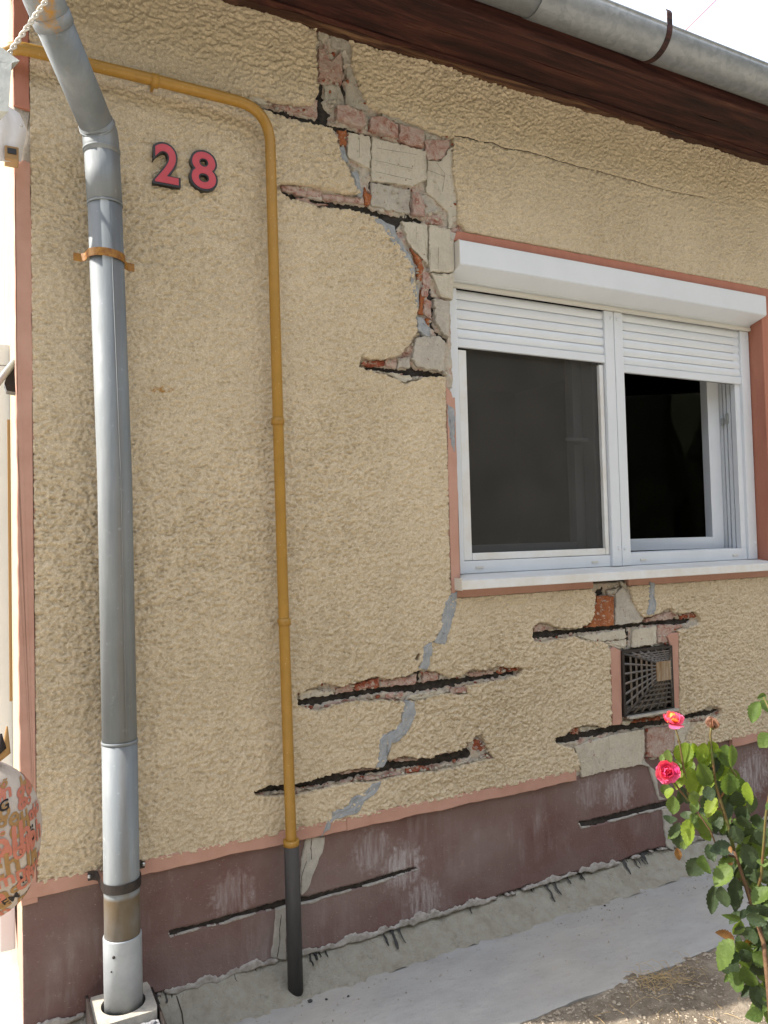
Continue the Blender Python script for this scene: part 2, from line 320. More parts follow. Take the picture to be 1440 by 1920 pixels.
M['sleeve'] = simple('black_sleeve', (.035, .035, .038), (.065, .064, .066), 14, .55, 0, .4, stretch=(1, 1, .2), bs=70, bd=.0006)
M['redface'] = simple('red_enamel', (.48, .052, .07), (.42, .04, .055), 20, .4, 0, .5)
M['black'] = simple('black_plastic', (.012, .012, .013), rough=.35, spec=.5)
M['white'] = simple('white_plastic', (.64, .67, .71), (.60, .63, .67), 4, .38, 0, .45)
M['whitedirty'] = simple('dusty_white_sill', (.60, .585, .55), (.66, .675, .69), 9, .5, 0, .4)
M['cream'] = simple('cream_plastic', (.60, .58, .53), rough=.5)
M['gasket'] = simple('rubber_gasket', (.03, .03, .03), rough=.6)
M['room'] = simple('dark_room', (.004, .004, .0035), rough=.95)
n = N('insect_screen')
tr = n.n('BsdfTransparent'); df = n.n('BsdfDiffuse'); mx = n.n('MixShader')
n.l(n.ramp(n.noise(7, 5, .6), [(.3, (.046, .0445, .041)), (.7, (.064, .061, .056))]), df.inputs['Color']); mx.inputs[0].default_value = .78
n.l(tr.outputs[0], mx.inputs[1]); n.l(df.outputs[0], mx.inputs[2]); n.l(mx.outputs[0], n.out.inputs['Surface']); M['screen'] = n.m
n = N('window_glass'); tr = n.n('BsdfTransparent'); gl = n.n('BsdfGlossy'); gl.inputs['Roughness'].default_value = .02; mx = n.n('MixShader'); mx.inputs[0].default_value = .012
n.l(tr.outputs[0], mx.inputs[1]); n.l(gl.outputs[0], mx.inputs[2]); n.l(mx.outputs[0], n.out.inputs['Surface']); M['glass'] = n.m
n = N('iron_grille'); g_ = n.ramp(n.noise(13, 5, .7), [(.40, (.075, .068, .062)), (.60, (.105, .085, .068)), (.76, (.17, .10, .05))]); M['iron'] = n.fin(g_, .38, .15, .6, n.bump(n.noise(150, 4), .0006))
M['plate'] = simple('weathered_amber_plate', (.15, .075, .025), (.30, .24, .17), 60, .5, 0, .4, stretch=(1, 1, .12), bs=80, bd=.001)
M['drain'] = simple('dusty_drain_frame', (.48, .45, .385), (.33, .31, .28), 30, .85, bs=90, bd=.0015)
M['lid'] = simple('stained_drain_lid', (.42, .43, .45), (.13, .13, .145), 35, .7, bs=90, bd=.0015)
M['stem'] = simple('rose_stem', (.10, .13, .035), (.13, .06, .03), 30, .55)
M['stemold'] = simple('old_rose_stem', (.15, .09, .045), (.09, .045, .03), 40, .7, bs=90, bd=.002)
def leafmat(name, c1, c2, tr=.35):
    n = N(name); oi = n.n('ObjectInfo'); c = n.mix(oi.outputs['Random'], c1, c2)
    c = n.mix(n.ramp(n.noise(55, 4, .6), [(.45, 0.), (.75, .4)]), c, tuple(x*1.5+.01 for x in c2))
    n.fin(c, .5, 0, .35, n.bump(n.noise(150, 4), .0025)); tl = n.n('BsdfTranslucent'); n.l(n.mix(1., c, (1.9, 1.9, .7), 'MULTIPLY'), tl.inputs['Color'])
    m = n.n('MixShader'); m.inputs[0].default_value = tr; n.l(n.b.outputs[0], m.inputs[1]); n.l(tl.outputs[0], m.inputs[2]); n.l(m.outputs[0], n.out.inputs['Surface']); return n.m
M['leafl'] = leafmat('sunlit_rose_leaf', (.15, .225, .028), (.205, .27, .04), .48)  # leaf copy with sunlight put into its yellow-green
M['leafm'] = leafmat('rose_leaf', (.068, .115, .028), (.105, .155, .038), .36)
M['leafd'] = leafmat('dark_rose_leaf', (.028, .046, .022), (.044, .068, .030), .22)  # darker green copy of the leaf
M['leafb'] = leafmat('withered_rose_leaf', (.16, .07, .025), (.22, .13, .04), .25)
M['petal'] = leafmat('pink_petal', (.60, .04, .20), (.72, .14, .30), .3)
M['petaly'] = leafmat('yellow_petal', (.72, .30, .10), (.78, .48, .16), .3)
M['petalw'] = leafmat('withered_petal', (.34, .21, .16), (.22, .10, .06), .2)
M['bag'] = simple('off_white_fabric', (.52, .46, .40), (.44, .37, .32), 12, .8, bs=200, bd=.0006)
M['inko'] = simple('salmon_print', (.50, .19, .13), (.44, .15, .10), 15, .8)
M['inkg'] = simple('golden_brown_print', (.30, .17, .065), (.36, .21, .085), 15, .8)
M['inkb'] = simple('black_print', (.02, .015, .015), rough=.7)
M['zinc'] = simple('dull_zinc_sheet', (.40, .42, .40), (.30, .315, .31), 12, .5, .4, .4, bs=50, bd=.001)
M['wire'] = simple('pale_wire', (.62, .60, .56), rough=.5, metal=.2)
M['wrap'] = simple('white_plastic_wrap', (.78, .77, .80), (.68, .67, .69), 8, .45, 0, .5)
M['brownhole'] = simple('brown_plug', (.30, .19, .09), rough=.7)
M['redwire'] = simple('red_cable', (.35, .06, .05), rough=.5)
M['gable'] = make_stucco('pale_gable_stucco', (.52, .43, .29), (.60, .51, .36))
# ================================================================== the setting
def struct(o): o['kind'] = 'structure'; return o
def ground_sheet(name, x0, x1, y0, y1, nx, ny, zf, mat):
    X, Y = np.meshgrid(np.linspace(x0, x1, nx), np.linspace(y0, y1, ny)); Z = zf(X, Y)
    idx = np.arange(nx*ny).reshape(ny, nx); q = np.stack([idx[:-1, :-1], idx[:-1, 1:], idx[1:, 1:], idx[1:, :-1]], -1).reshape(-1, 4)
    me = bpy.data.meshes.new(name); me.from_pydata(np.stack([X.ravel(), Y.ravel(), Z.ravel()], -1).tolist(), [], q.tolist())
    me.polygons.foreach_set('use_smooth', [True]*len(me.polygons)); me.materials.append(mat); return link(bpy.data.objects.new(name, me))
struct(mobj('ground', [(-60, -60, -.075), (60, -60, -.075), (60, 60, -.075), (-60, 60, -.075)], [(0, 1, 2, 3)], M['pave']))
def soilz(X, Y): return -.030+.020*np.exp(-((Y+.515)/.06)**2)+.012*perlin(X*6, Y*6, 3)+.006*perlin(X*25, Y*25, 4)+.003*perlin(X*70, Y*70, 5)-.03*np.clip((-Y-1.9)/.6, 0, 1)*0
struct(ground_sheet('garden_soil', .55, 4.6, -2.1, -.49, 420, 170, soilz, M['soil']))
# unseen tree belt added behind the camera to close off low sky before the wall
def sky_blocking_trees():
    V_, F_ = [], []; r_ = random.Random(2)
    for i in range(44):
        a = math.pi*(1.0+i/43)+r_.uniform(-.03, .03); R_ = r_.uniform(13, 17); cx, cy = 1+R_*math.cos(a), -1+R_*math.sin(a)*.95; h = r_.uniform(6.5, 9.5); rw = r_.uniform(1.4, 2.2); bm = bmesh.new()
        bmesh.ops.create_icosphere(bm, subdivisions=3, radius=1., matrix=Matrix.Translation((cx, cy, h*.52)) @ Matrix.Diagonal((rw, rw, h*.52, 1)))
        o_ = len(V_); bm.verts.ensure_lookup_table(); V_ += [tuple(v.co+Vector((r_.uniform(-.3, .3), r_.uniform(-.3, .3), r_.uniform(-.3, .3)))) for v in bm.verts]; F_ += [tuple(v.index+o_ for v in f.verts) for f in bm.faces]; bm.free()
    o = mobj('sky_blocking_trees', V_, F_, simple('blocker_foliage', (.045, .052, .030), (.08, .085, .045), 2, .8)); o['kind'] = 'stuff'; return o
tag(sky_blocking_trees(), 'unseen trees added across the street to block the low sky', 'trees')
# the concrete apron along the wall: a slab with a rough outer edge
def apron():
    xs = np.arange(-1.6, 5.0, .03); n = len(xs); e = -.515+.010*perlin(xs*5, xs*0+1.3, 8)+.006*perlin(xs*22, xs*0+.3, 9)
    prof = [(.08, .0), (-.05, .0), (-.2, -.002), (-.35, -.004)]
    vs = []; fs = []
    for i, x in enumerate(xs):
        row = [(x, y, z) for y, z in prof]+[(x, e[i]+.012, -.005), (x, e[i]+random.uniform(-.002, .002), -.007), (x, e[i]+.006+random.uniform(-.006, .004), -.09)]
        vs += row
    k = 7
    for i in range(n-1):
        for j in range(k-1): fs.append((i*k+j, (i+1)*k+j, (i+1)*k+j+1, i*k+j+1))
    return mobj('concrete_apron', vs, fs, M['concrete'], smooth=False)
struct(apron())
# ================================================================== the house
house = thing('house', (0, 0, 0), 'old house with cracked ochre stucco wall, exposed bricks and maroon plinth', 'house')
A = [(625, 140), (620, 240), (625, 360), (635, 470), (600, 515), (560, 522), (430, 510), (330, 475), (250, 480), (180, 458), (100, 446), (96, 456), (200, 492), (330, 542), (420, 572), (520, 602), (630, 628), (700, 645), (730, 700), (745, 790), (790, 860), (815, 920), (840, 965), (740, 960), (640, 935), (550, 920), (450, 915), (415, 940), (470, 988), (570, 1015), (650, 1038), (770, 1048), (880, 1070), (930, 1095)]
A2 = [(715, 330), (790, 382), (850, 442), (900, 520), (950, 590), (985, 660), (1000, 740), (1010, 830), (1020, 920), (1008, 1000), (1015, 1080), (960, 1180), (900, 1240), (800, 1275), (700, 1270), (640, 1255), (618, 1330), (720, 1356), (830, 1390), (930, 1440), (1000, 1420), (1100, 1388), (1290, 1400)]
regA = XZ(A, **zA)+XZ(A2, **zB)+XZ([(862, 560), (858, 440), (872, 433), (858, 412), (858, 376), (854, 348)])+XZ([(1300, 850), (1310, 690), (1250, 668), (1180, 648), (1120, 620), (1040, 588), (960, 566), (880, 515), (850, 450), (820, 370), (800, 310), (805, 230), (760, 150), (640, 110)], **zA)
regC = XZ([(258, 585), (330, 560), (400, 530), (480, 555), (560, 530), (650, 500), (720, 515), (790, 500), (850, 480), (862, 468), (910, 470), (960, 480), (1030, 510), (1100, 490), (1120, 463), (1190, 470), (1270, 450), (1340, 458), (1392, 458), (1372, 492), (1300, 518), (1200, 532), (1110, 548), (1115, 588), (1060, 597), (1020, 590), (970, 592), (900, 617), (830, 627), (700, 622), (560, 627), (450, 642), (380, 672), (330, 672), (262, 642)], **zC)
regD = XZ([(42, 1075), (110, 1050), (195, 1045), (260, 1035), (340, 1020), (460, 980), (520, 965), (600, 955), (660, 965), (680, 930), (790, 900), (860, 910), (940, 905), (970, 885), (1080, 870), (1110, 840), (1150, 800), (1185, 788), (1202, 840), (1242, 912), (1150, 932), (1050, 962), (960, 977), (860, 987), (760, 1002), (640, 1032), (560, 1032), (460, 1047), (340, 1072), (260, 1092), (190, 1102), (100, 1102), (46, 1095)], **zC)
regE = XZ([(112, 322), (150, 290), (200, 295), (240, 315), (320, 325), (390, 320), (440, 290), (465, 240), (465, 180), (470, 140), (450, 110), (455, 40), (645, 30), (652, 75), (665, 120), (680, 180), (710, 230), (740, 262), (800, 252), (830, 240), (860, 215), (895, 203), (910, 235), (960, 240), (1020, 228), (1052, 255), (1062, 297), (1000, 322), (930, 337), (935, 350), (938, 800), (900, 820), (560, 872), (550, 440), (520, 402), (430, 397), (350, 372), (250, 387), (180, 407), (118, 395)], **zE)
regF = XZ([(242, 940), (300, 925), (330, 885), (390, 873), (450, 863), (520, 883), (560, 868), (560, 780), (938, 760), (960, 815), (1050, 788), (1100, 763), (1150, 758), (1177, 780), (1182, 812), (1100, 845), (1030, 860), (1010, 890), (985, 950), (960, 990), (900, 1030), (850, 1120), (600, 1160), (380, 1200), (375, 1065), (345, 1002), (290, 987), (242, 967)], **zE)
slots = [
 XZ([(95, 450), (240, 485), (430, 545), (620, 592), (720, 622), (850, 655), (1000, 705), (1165, 752), (1160, 770), (1000, 728), (850, 682), (720, 650), (620, 614), (430, 568), (240, 505)], **zA),
 XZ([(634, 400), (662, 412), (658, 520), (690, 560), (680, 605), (630, 602)], **zA), XZ([(742, 290), (772, 330), (760, 400), (775, 520), (760, 530), (752, 430)], **zA),
 XZ([(62, 115), (150, 150), (300, 183), (500, 213), (650, 238), (760, 268), (900, 306), (1060, 322), (1062, 337), (960, 334), (905, 352), (885, 388), (840, 345), (780, 314), (700, 288), (560, 263), (430, 233), (250, 203), (90, 160)], **zB),
 XZ([(880, 60), (705, 60), (700, 180), (690, 240), (680, 240), (690, 130)], **zB), XZ([(965, 110), (980, 110), (975, 310), (962, 300)], **zB),
 XZ([(622, 1322), (750, 1322), (870, 1336), (960, 1346), (958, 1285), (985, 1300), (1015, 1342), (1200, 1366), (1200, 1394), (1000, 1378), (850, 1354), (720, 1344)], **zB),
 XZ([(1095, 735), (1108, 745), (1120, 830), (1150, 860), (1135, 870), (1095, 850)], **zB), XZ([(1108, 890), (1130, 925), (1138, 965), (1125, 1015), (1150, 1085), (1225, 1130), (1222, 1142), (1160, 1110), (1122, 1040), (1112, 950)], **zB),
 XZ([(266, 622), (400, 600), (520, 580), (600, 576), (700, 556), (848, 542), (856, 478), (876, 478), (882, 538), (960, 518), (1050, 516), (1200, 496), (1362, 476), (1352, 494), (1250, 509), (1130, 529), (1000, 559), (900, 571), (860, 580), (700, 577), (560, 606), (440, 625), (370, 645), (276, 645)], **zC),
 XZ([(46, 1073), (195, 1048), (340, 1027), (470, 992), (650, 962), (690, 928), (770, 928), (860, 923), (980, 903), (1078, 888), (1078, 868), (1132, 873), (1132, 912), (1080, 919), (960, 949), (800, 959), (640, 989), (500, 1019), (340, 1054), (250, 1064), (190, 1079), (52, 1090)], **zC),
 XZ([(116, 348), (200, 343), (290, 333), (390, 318), (560, 313), (720, 292), (860, 277), (1022, 272), (1002, 292), (940, 303), (800, 304), (640, 324), (500, 339), (330, 354), (220, 374), (128, 384)], **zE),
 XZ([(482, 122), (520, 98), (532, 130), (500, 142)], **zE), XZ([(638, 326), (662, 326), (664, 432), (640, 432)], **zE),
 XZ([(247, 943), (330, 927), (450, 902), (590, 872), (740, 852), (840, 842), (960, 817), (1100, 792), (1172, 786), (1152, 808), (1000, 834), (850, 869), (740, 884), (600, 909), (450, 935), (330, 970), (252, 976)], **zE),
 XZ([(736, 880), (752, 880), (752, 1045), (736, 1040)], **zE)]
OPX0, OPX1, OPZ0, OPZ1 = 1.487, 3.252, 1.262, 2.562            # window opening in the wall
cornerband = [(-.01, .40), (.043, .40), (.043, 3.3), (-.01, 3.3)]
bandh = [(-.01, .44), (5.2, .44), (5.2, .497), (-.01, .497)]
winband = [(W(837, 850).x, 1.213), (3.31, 1.213), (3.31, 2.606), (1.56, 2.606), (1.487, 2.6), (W(835, 750).x, W(835, 715).z)]
holes1 = [regA, regC, regD, regE, regF, winband, cornerband]
smallhole = XZ([(850, 400), (862, 385), (874, 392), (868, 418), (852, 428)], **zC)
crackpx = [(852, 255), (878, 258), (900, 266), (925, 268), (945, 278), (990, 284), (1020, 293), (1045, 301), (1080, 311), (1110, 318), (1150, 329), (1185, 338), (1220, 349), (1260, 359), (1330, 372)]
cracks = [XZ(crackpx), XZ([(700, 190), (559, 36), (575, 48), (594, 60)][1:]), XZ([(594, 60), (600, 85), (592, 95)])]
def rag(X, Z, a=.004): return a*(perlin(X*55, Z*55, 21)+.6*perlin(X*130, Z*130, 22))
def f_stucco(X, Z):
    f = sdf(X, Z, holes1[:5]+[smallhole])+rag(X, Z, .0045)
    g = sdf(X, Z, holes1[5:])+rag(X, Z, .0012)
    return np.minimum(f, g)
def linedist(X, Z, ln):
    d2 = np.full(X.shape, 1.)
    lo = np.array(ln).min(0)-.03; hi = np.array(ln).max(0)+.03; m = (X > lo[0]) & (X < hi[0]) & (Z > lo[1]) & (Z < hi[1]); x, z = X[m], Z[m]; d = np.full(x.shape, 1.)
    for (ax, az), (bx, bz) in zip(ln, ln[1:]):
        ex, ez = bx-ax, bz-az; t = np.clip(((x-ax)*ex+(z-az)*ez)/(ex*ex+ez*ez+1e-12), 0, 1); d = np.minimum(d, (x-ax-t*ex)**2+(z-az-t*ez)**2)
    d2[m] = d; return np.sqrt(d2)
def y_stucco(X, Z):
    # dashed render: lumps a centimetre wide, dragged sideways a little
    r_ = np.random.default_rng(5); v = r_.standard_normal(X.shape)
    def blur(v, ax, k):
        k = np.array(k, float); k /= k.sum(); n_ = len(k)//2
        return sum(w_*np.roll(v, i-n_, ax) for i, w_ in enumerate(k))
    g1 = blur(blur(v, 1, (1, 2, 1)), 0, (1, 1)); g1 /= g1.std()
    g2 = blur(blur(r_.standard_normal(X.shape), 1, (1, 2, 3, 4, 4, 3, 2, 1)), 0, (1, 2, 3, 2, 1)); g2 /= g2.std()
    g = 1.0*g1+.45*g2+.12*perlin(X*46, Z*70, 32)
    g = np.where(g > 0, .75*g, 1.25*g)                       # flat crowns, deep pits
    amp = .85+.5*np.clip(perlin(X*1.7, Z*1.7, 37)+.3, 0, 1)
    h = .0025*amp*np.clip(g, -2.6, 1.8)+.0014*perlin(X*7, Z*7, 34)
    wj = X*0+.004*perlin(X*60, Z*60, 36)
    for ln in cracks: h -= .011*np.clip(1-linedist(X+wj, Z+wj, ln)/.0055, 0, 1)
    return -.004-h
stucco = sheet('stucco', .03, 3.46, .490, 3.262, .0034, f_stucco, y_stucco, .030, M['stucco'], house)
stucco['label'] = 'rough sand-coloured stucco'
mobj('stucco', [(3.456, -.003, .49), (5.2, -.003, .49), (5.2, -.003, 3.26), (3.456, -.003, 3.26)], [(0, 1, 2, 3)], M['stucco'], house)
for ln in cracks:
    vs = []; 
    pts = [p for a, b in zip(ln, ln[1:]) for p in [Vector(a).lerp(Vector(b), k/6) for k in range(6)]]
    for i, p in enumerate(pts):
        j = random.uniform(-.0016, .0016); wd = .0013*(1-.7*i/len(pts))+random.uniform(0, .0009)
        vs += [(p.x, .0005, p.y+j+wd), (p.x, .0005, p.y+j-wd)]
    mobj('crack', vs, [(2*i, 2*i+1, 2*i+3, 2*i+2) for i in range(len(pts)-1)], M['crack'], house)
# --- the broken masonry behind the lost stucco
OPEN = [[(OPX0, OPZ0-.03), (OPX1, OPZ0-.03), (OPX1, OPZ1), (OPX0, OPZ1)], [(2.285, .69), (2.54, .69), (2.54, .93), (2.285, .93)]]
def y_mort(X, Z): return .017+.008*perlin(X*26, Z*26, 41)+.003*perlin(X*60, Z*60, 42)+.003*perlin(X*120, Z*120, 43)
def bed(regs):
    q = np.concatenate([np.array(r) for r in regs]); lo, hi = q.min(0)-.045, q.max(0)+.045
    def f(X, Z): return np.minimum(np.minimum(sdf(X, Z, slots)-.003+rag(X, Z, .0065), np.minimum(.035-sdf(X, Z, regs), (Z-.468)*1.)), sdf(X, Z, OPEN))
    return sheet('mortar_bed', lo[0], min(hi[0], 3.24), lo[1], min(hi[1], 3.262), .0045, f, y_mort, .085, M['mortar'], house)
mortA, mortC, mortD, mortE = bed([regA]), bed([regC]), bed([regD]), bed([regE, regF])
# near-black sheets filling the slots, cracks and gaps so they stay black
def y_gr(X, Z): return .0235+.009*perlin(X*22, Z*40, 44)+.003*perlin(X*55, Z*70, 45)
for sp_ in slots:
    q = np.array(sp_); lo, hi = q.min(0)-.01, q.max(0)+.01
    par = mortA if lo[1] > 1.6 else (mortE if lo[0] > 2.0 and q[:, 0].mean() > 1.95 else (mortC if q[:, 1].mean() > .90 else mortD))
    sheet('dark_slot_fill', lo[0], hi[0], lo[1], hi[1], .0045, lambda X, Z: .008-sdf(X, Z, [sp_]), y_gr, .02, M['dark'], par)
# bricks that can be told apart: (outline, material, how far proud)
def bricks(lst, z, mort):
    for poly, m, yf in lst:
        P_ = XZ(poly, .012, **z); prism('brick', P_, yf, .06, M[m], mort, .0022, .010, .0034, .07 if abs(area(P_)) < .006 else .02, .0028 if abs(area(P_)) < .006 else .0015)
bricks([([(625, 250), (660, 250), (690, 318), (738, 262), (745, 340), (757, 390), (742, 425), (690, 402), (635, 385)], 'pinkb', .004),
 ([(662, 430), (730, 427), (755, 470), (764, 530), (715, 532), (665, 545)], 'grey', .012),
 ([(772, 340), (805, 330), (832, 420), (872, 500), (882, 555), (830, 550), (767, 522)], 'grey', .010),
 ([(690, 172), (760, 182), (805, 225), (790, 328), (762, 330), (740, 250), (700, 240)], 'grey', .008), ([(630, 140), (690, 150), (690, 180), (660, 215), (632, 190)], 'coat', .010),
 ([(716, 533), (780, 540), (852, 578), (862, 640), (820, 642), (716, 602)], 'pinkb', -.006), ([(862, 585), (876, 590), (874, 650), (862, 645)], 'coat', .005),
 ([(882, 600), (940, 593), (1022, 638), (1022, 700), (960, 682), (880, 660)], 'pinkb', -.008),
 ([(1030, 630), (1147, 665), (1147, 742), (1085, 737), (1025, 707)], 'pinkb', -.006),
 ([(1160, 705), (1282, 703), (1280, 740), (1242, 802), (1180, 802), (1162, 760)], 'pinkb', .006),
 ([(730, 655), (770, 655), (772, 732), (735, 727)], 'orange', .010),
 ([(776, 662), (888, 688), (888, 852), (776, 792)], 'coat', .004),
 ([(894, 690), (1165, 762), (1172, 900), (1098, 932), (894, 905)], 'coat', .003), ([(894, 912), (1090, 950), (1086, 1072), (1030, 1062), (894, 1030)], 'grey', .008),
 ([(1175, 806), (1240, 812), (1288, 742), (1306, 800), (1302, 860), (1322, 960), (1327, 1100), (1284, 1148), (1272, 1060), (1202, 990), (1168, 966)], 'coat', .005),
 ([(1102, 942), (1155, 1002), (1155, 1085), (1096, 1076)], 'pinkb', .000), ([(1160, 980), (1196, 1000), (1262, 1060), (1190, 1066), (1162, 1072)], 'grey', .012), ([(1188, 1078), (1232, 1072), (1257, 1120), (1190, 1118)], 'pinkb', .012),
 ([(400, 525), (560, 535), (628, 500), (628, 588), (520, 562), (410, 534)], 'pinkb', .010), ([(260, 482), (330, 480), (400, 515), (390, 530), (300, 508)], 'coat', .008), ([(950, 575), (1040, 592), (1120, 628), (1180, 655), (1250, 675), (1250, 690), (1160, 668), (1030, 622), (950, 592)], 'grey', .010),
 ([(1165, 672), (1220, 682), (1222, 700), (1165, 698)], 'grey', .006), ([(640, 628), (720, 655), (725, 700), (700, 650)], 'coat', .012)], zA, mortA)
bricks([([(908, 345), (1078, 368), (1080, 640), (1042, 600), (962, 510), (922, 420)], 'coat', .002), ([(1086, 370), (1230, 400), (1257, 480), (1252, 694), (1088, 690)], 'coat', .000),
 ([(1104, 700), (1252, 700), (1247, 872), (1164, 852)], 'coat', .002), ([(1122, 872), (1217, 882), (1222, 1128), (1162, 1090), (1134, 1012)], 'grey', .000),
 ([(1000, 1130), (1150, 1120), (1192, 1150), (1192, 1360), (1012, 1330), (975, 1280), (990, 1180)], 'grey', .000),
 ([(1050, 698), (1090, 680), (1110, 718), (1082, 860), (1042, 850)], 'pinkb', .008), ([(1062, 870), (1108, 882), (1110, 1010), (1056, 960)], 'pinkb', .008),
 ([(640, 1285), (790, 1280), (798, 1322), (640, 1320)], 'red', .008), ([(802, 1270), (872, 1270), (872, 1334), (802, 1324)], 'pinkb', .008), ([(880, 1268), (960, 1262), (966, 1340), (880, 1334)], 'grey', .006),
 ([(90, 105), (250, 110), (372, 150), (366, 184), (250, 174), (100, 135)], 'pinkb', .010), ([(376, 155), (640, 190), (650, 234), (500, 213), (382, 190)], 'pinkb', .008),
 ([(652, 112), (680, 160), (702, 172), (690, 240), (662, 230), (650, 170)], 'orange', .004),
 ([(958, 522), (1000, 560), (1042, 605), (1058, 660), (1042, 720), (1050, 745), (1010, 745), (1012, 640), (990, 575)], 'orange', .006),
 ([(1036, 800), (1072, 800), (1066, 880), (1052, 900), (1055, 972), (1022, 966), (1036, 900)], 'orange', .010), ([(1066, 1000), (1100, 1010), (1092, 1040), (1072, 1030)], 'orange', .006),
 ([(200, 180), (255, 185), (260, 205), (330, 220), (420, 235), (300, 245), (200, 205)], 'pinkb', .010), ([(720, 1350), (830, 1365), (960, 1385), (980, 1415), (930, 1435), (840, 1385)], 'coat', .008), ([(1228, 408), (1290, 372), (1330, 400), (1300, 440), (1240, 430)], 'pinkb', .006)], zB, mortA)
bricks([([(266, 587), (330, 567), (440, 570), (440, 594), (330, 608), (270, 618)], 'coat', .010), ([(450, 560), (530, 540), (540, 573), (450, 588)], 'pinkb', .008), ([(546, 540), (660, 510), (662, 556), (550, 572)], 'red', .006),
 ([(668, 525), (790, 505), (850, 490), (846, 538), (760, 548), (668, 554)], 'pinkb', .006), ([(884, 480), (960, 480), (960, 516), (890, 532)], 'pinkb', .008), ([(966, 485), (1090, 495), (1100, 508), (970, 517)], 'grey', .008),
 ([(1112, 480), (1240, 475), (1245, 490), (1120, 506)], 'pinkb', .010), ([(1260, 460), (1370, 457), (1350, 476), (1260, 488)], 'red', .012),
 ([(822, 594), (980, 567), (1010, 577), (960, 600), (850, 620), (802, 616)], 'coat', .004), ([(1020, 562), (1110, 547), (1114, 585), (1020, 588)], 'pinkb', .006), ([(700, 585), (790, 580), (770, 612), (700, 612)], 'pinkb', .008), ([(390, 645), (450, 632), (520, 618), (560, 620), (450, 638), (390, 664)], 'pinkb', .010)], zC, mortC)
bricks([([(1128, 832), (1160, 810), (1198, 850), (1190, 880), (1134, 872)], 'red', .012), ([(740, 908), (860, 912), (850, 923), (740, 926)], 'pinkb', .008), ([(500, 970), (650, 960), (560, 978), (470, 990)], 'pinkb', .008), ([(800, 965), (880, 950), (930, 960), (850, 980), (800, 984)], 'red', .010),
 ([(600, 1000), (700, 985), (790, 972), (790, 992), (640, 1020), (590, 1022)], 'pinkb', .010), ([(300, 1062), (420, 1046), (420, 1052), (320, 1070)], 'grey', .010), ([(1000, 945), (1120, 925), (1210, 905), (1140, 928), (1040, 958)], 'coat', .010)], zC, mortD)
bricks([([(470, 145), (565, 141), (565, 308), (412, 318), (460, 270)], 'orange', .002), ([(576, 132), (610, 90), (660, 140), (690, 210), (732, 270), (722, 290), (576, 305)], 'grey', .003), ([(532, 110), (598, 95), (580, 130), (534, 134)], 'grey', .006),
 ([(600, 62), (632, 70), (660, 110), (660, 135), (612, 92)], 'grey', .004), ([(748, 270), (900, 226), (906, 270), (748, 287)], 'pinkb', .006), ([(942, 245), (1030, 235), (1042, 260), (946, 272)], 'red', .010), ([(120, 315), (170, 300), (232, 328), (122, 346)], 'pinkb', .010), ([(240, 325), (330, 332), (390, 322), (290, 330)], 'coat', .012),
 ([(362, 368), (632, 330), (636, 382), (500, 396), (430, 392)], 'coat', .006), ([(520, 402), (636, 386), (638, 432), (602, 440), (556, 428)], 'coat', .006), ([(672, 328), (805, 312), (805, 412), (668, 434)], 'coat', .004), ([(814, 307), (960, 304), (912, 336), (884, 356), (872, 400), (814, 410)], 'pinkb', .006),
 ([(645, 340), (662, 350), (660, 420), (645, 430)], 'red', .022),
 ([(612, 845), (662, 840), (656, 864), (612, 866)], 'coat', .004), ([(672, 842), (832, 818), (832, 838), (672, 856)], 'red', .010), ([(337, 885), (372, 880), (372, 916), (337, 922)], 'red', .010), ([(382, 880), (500, 880), (440, 899), (382, 910)], 'coat', .010),
 ([(348, 990), (560, 920), (734, 890), (736, 1020), (722, 1088), (560, 1120), (388, 1158), (372, 1060)], 'coat', .003), ([(754, 888), (905, 872), (905, 1000), (830, 1045), (754, 1045)], 'pinkb', .004), ([(912, 868), (1008, 852), (962, 960), (912, 1000)], 'coat', .008)], zE, mortE)
def chips(mort, regs, n_, seed):           # crumbs of brick and mortar still clinging in the broken places
    q = np.concatenate([np.array(r) for r in regs]); lo, hi = q.min(0), q.max(0); g = np.random.default_rng(seed)
    X = g.uniform(lo[0], hi[0], n_*14); Z = g.uniform(lo[1], min(hi[1], 3.22), n_*14); e = sdf(X, Z, regs); ok = (e < -.002) & (sdf(X, Z, slots) > .003) & (sdf(X, Z, OPEN) > .004) & (Z > .475)
    edge = (e > -.014) | (g.random(len(X)) < .35); ok &= edge
    X, Z = X[ok][:n_], Z[ok][:n_]; bag_ = {'coat': ([], []), 'red': ([], []), 'grey': ([], []), 'pinkb': ([], [])}; r_ = random.Random(seed)
    for x, z in zip(X, Z):
        V_, F_ = bag_[r_.choice(('coat', 'coat', 'grey', 'grey', 'pinkb', 'red'))]; o_ = len(V_); s_ = r_.choice((.002, .003, .004, .006, .009))*r_.uniform(.7, 1.3); y = r_.uniform(.001, .010); a = r_.uniform(0, 6.3)
        P = [(math.cos(a+k*1.257)*s_*r_.uniform(.6, 1.2), math.sin(a+k*1.257)*s_*r_.uniform(.5, 1.)) for k in range(5)]
        V_ += [(x+p, y+.006, z+q_) for p, q_ in P]+[(x+r_.uniform(-.4, .4)*s_, y-.5*s_, z+r_.uniform(-.4, .4)*s_), (x+r_.uniform(-.5, .5)*s_, y-.3*s_, z+r_.uniform(-.3, .3)*s_)]
        F_ += [(o_+k, o_+(k+1) % 5, o_+5) for k in range(3)]+[(o_+3, o_+4, o_+6), (o_+4, o_, o_+6), (o_, o_+5, o_+6), (o_+5, o_+3, o_+6)]
    for m, (V_, F_) in bag_.items():
        if V_: mobj('clinging_crumbs', V_, F_, M[m], mort)['kind'] = 'stuff'
chips(mortA, [regA], 620, 1); chips(mortC, [regC], 190, 2); chips(mortD, [regD], 160, 3); chips(mortE, [regE, regF], 420, 4)
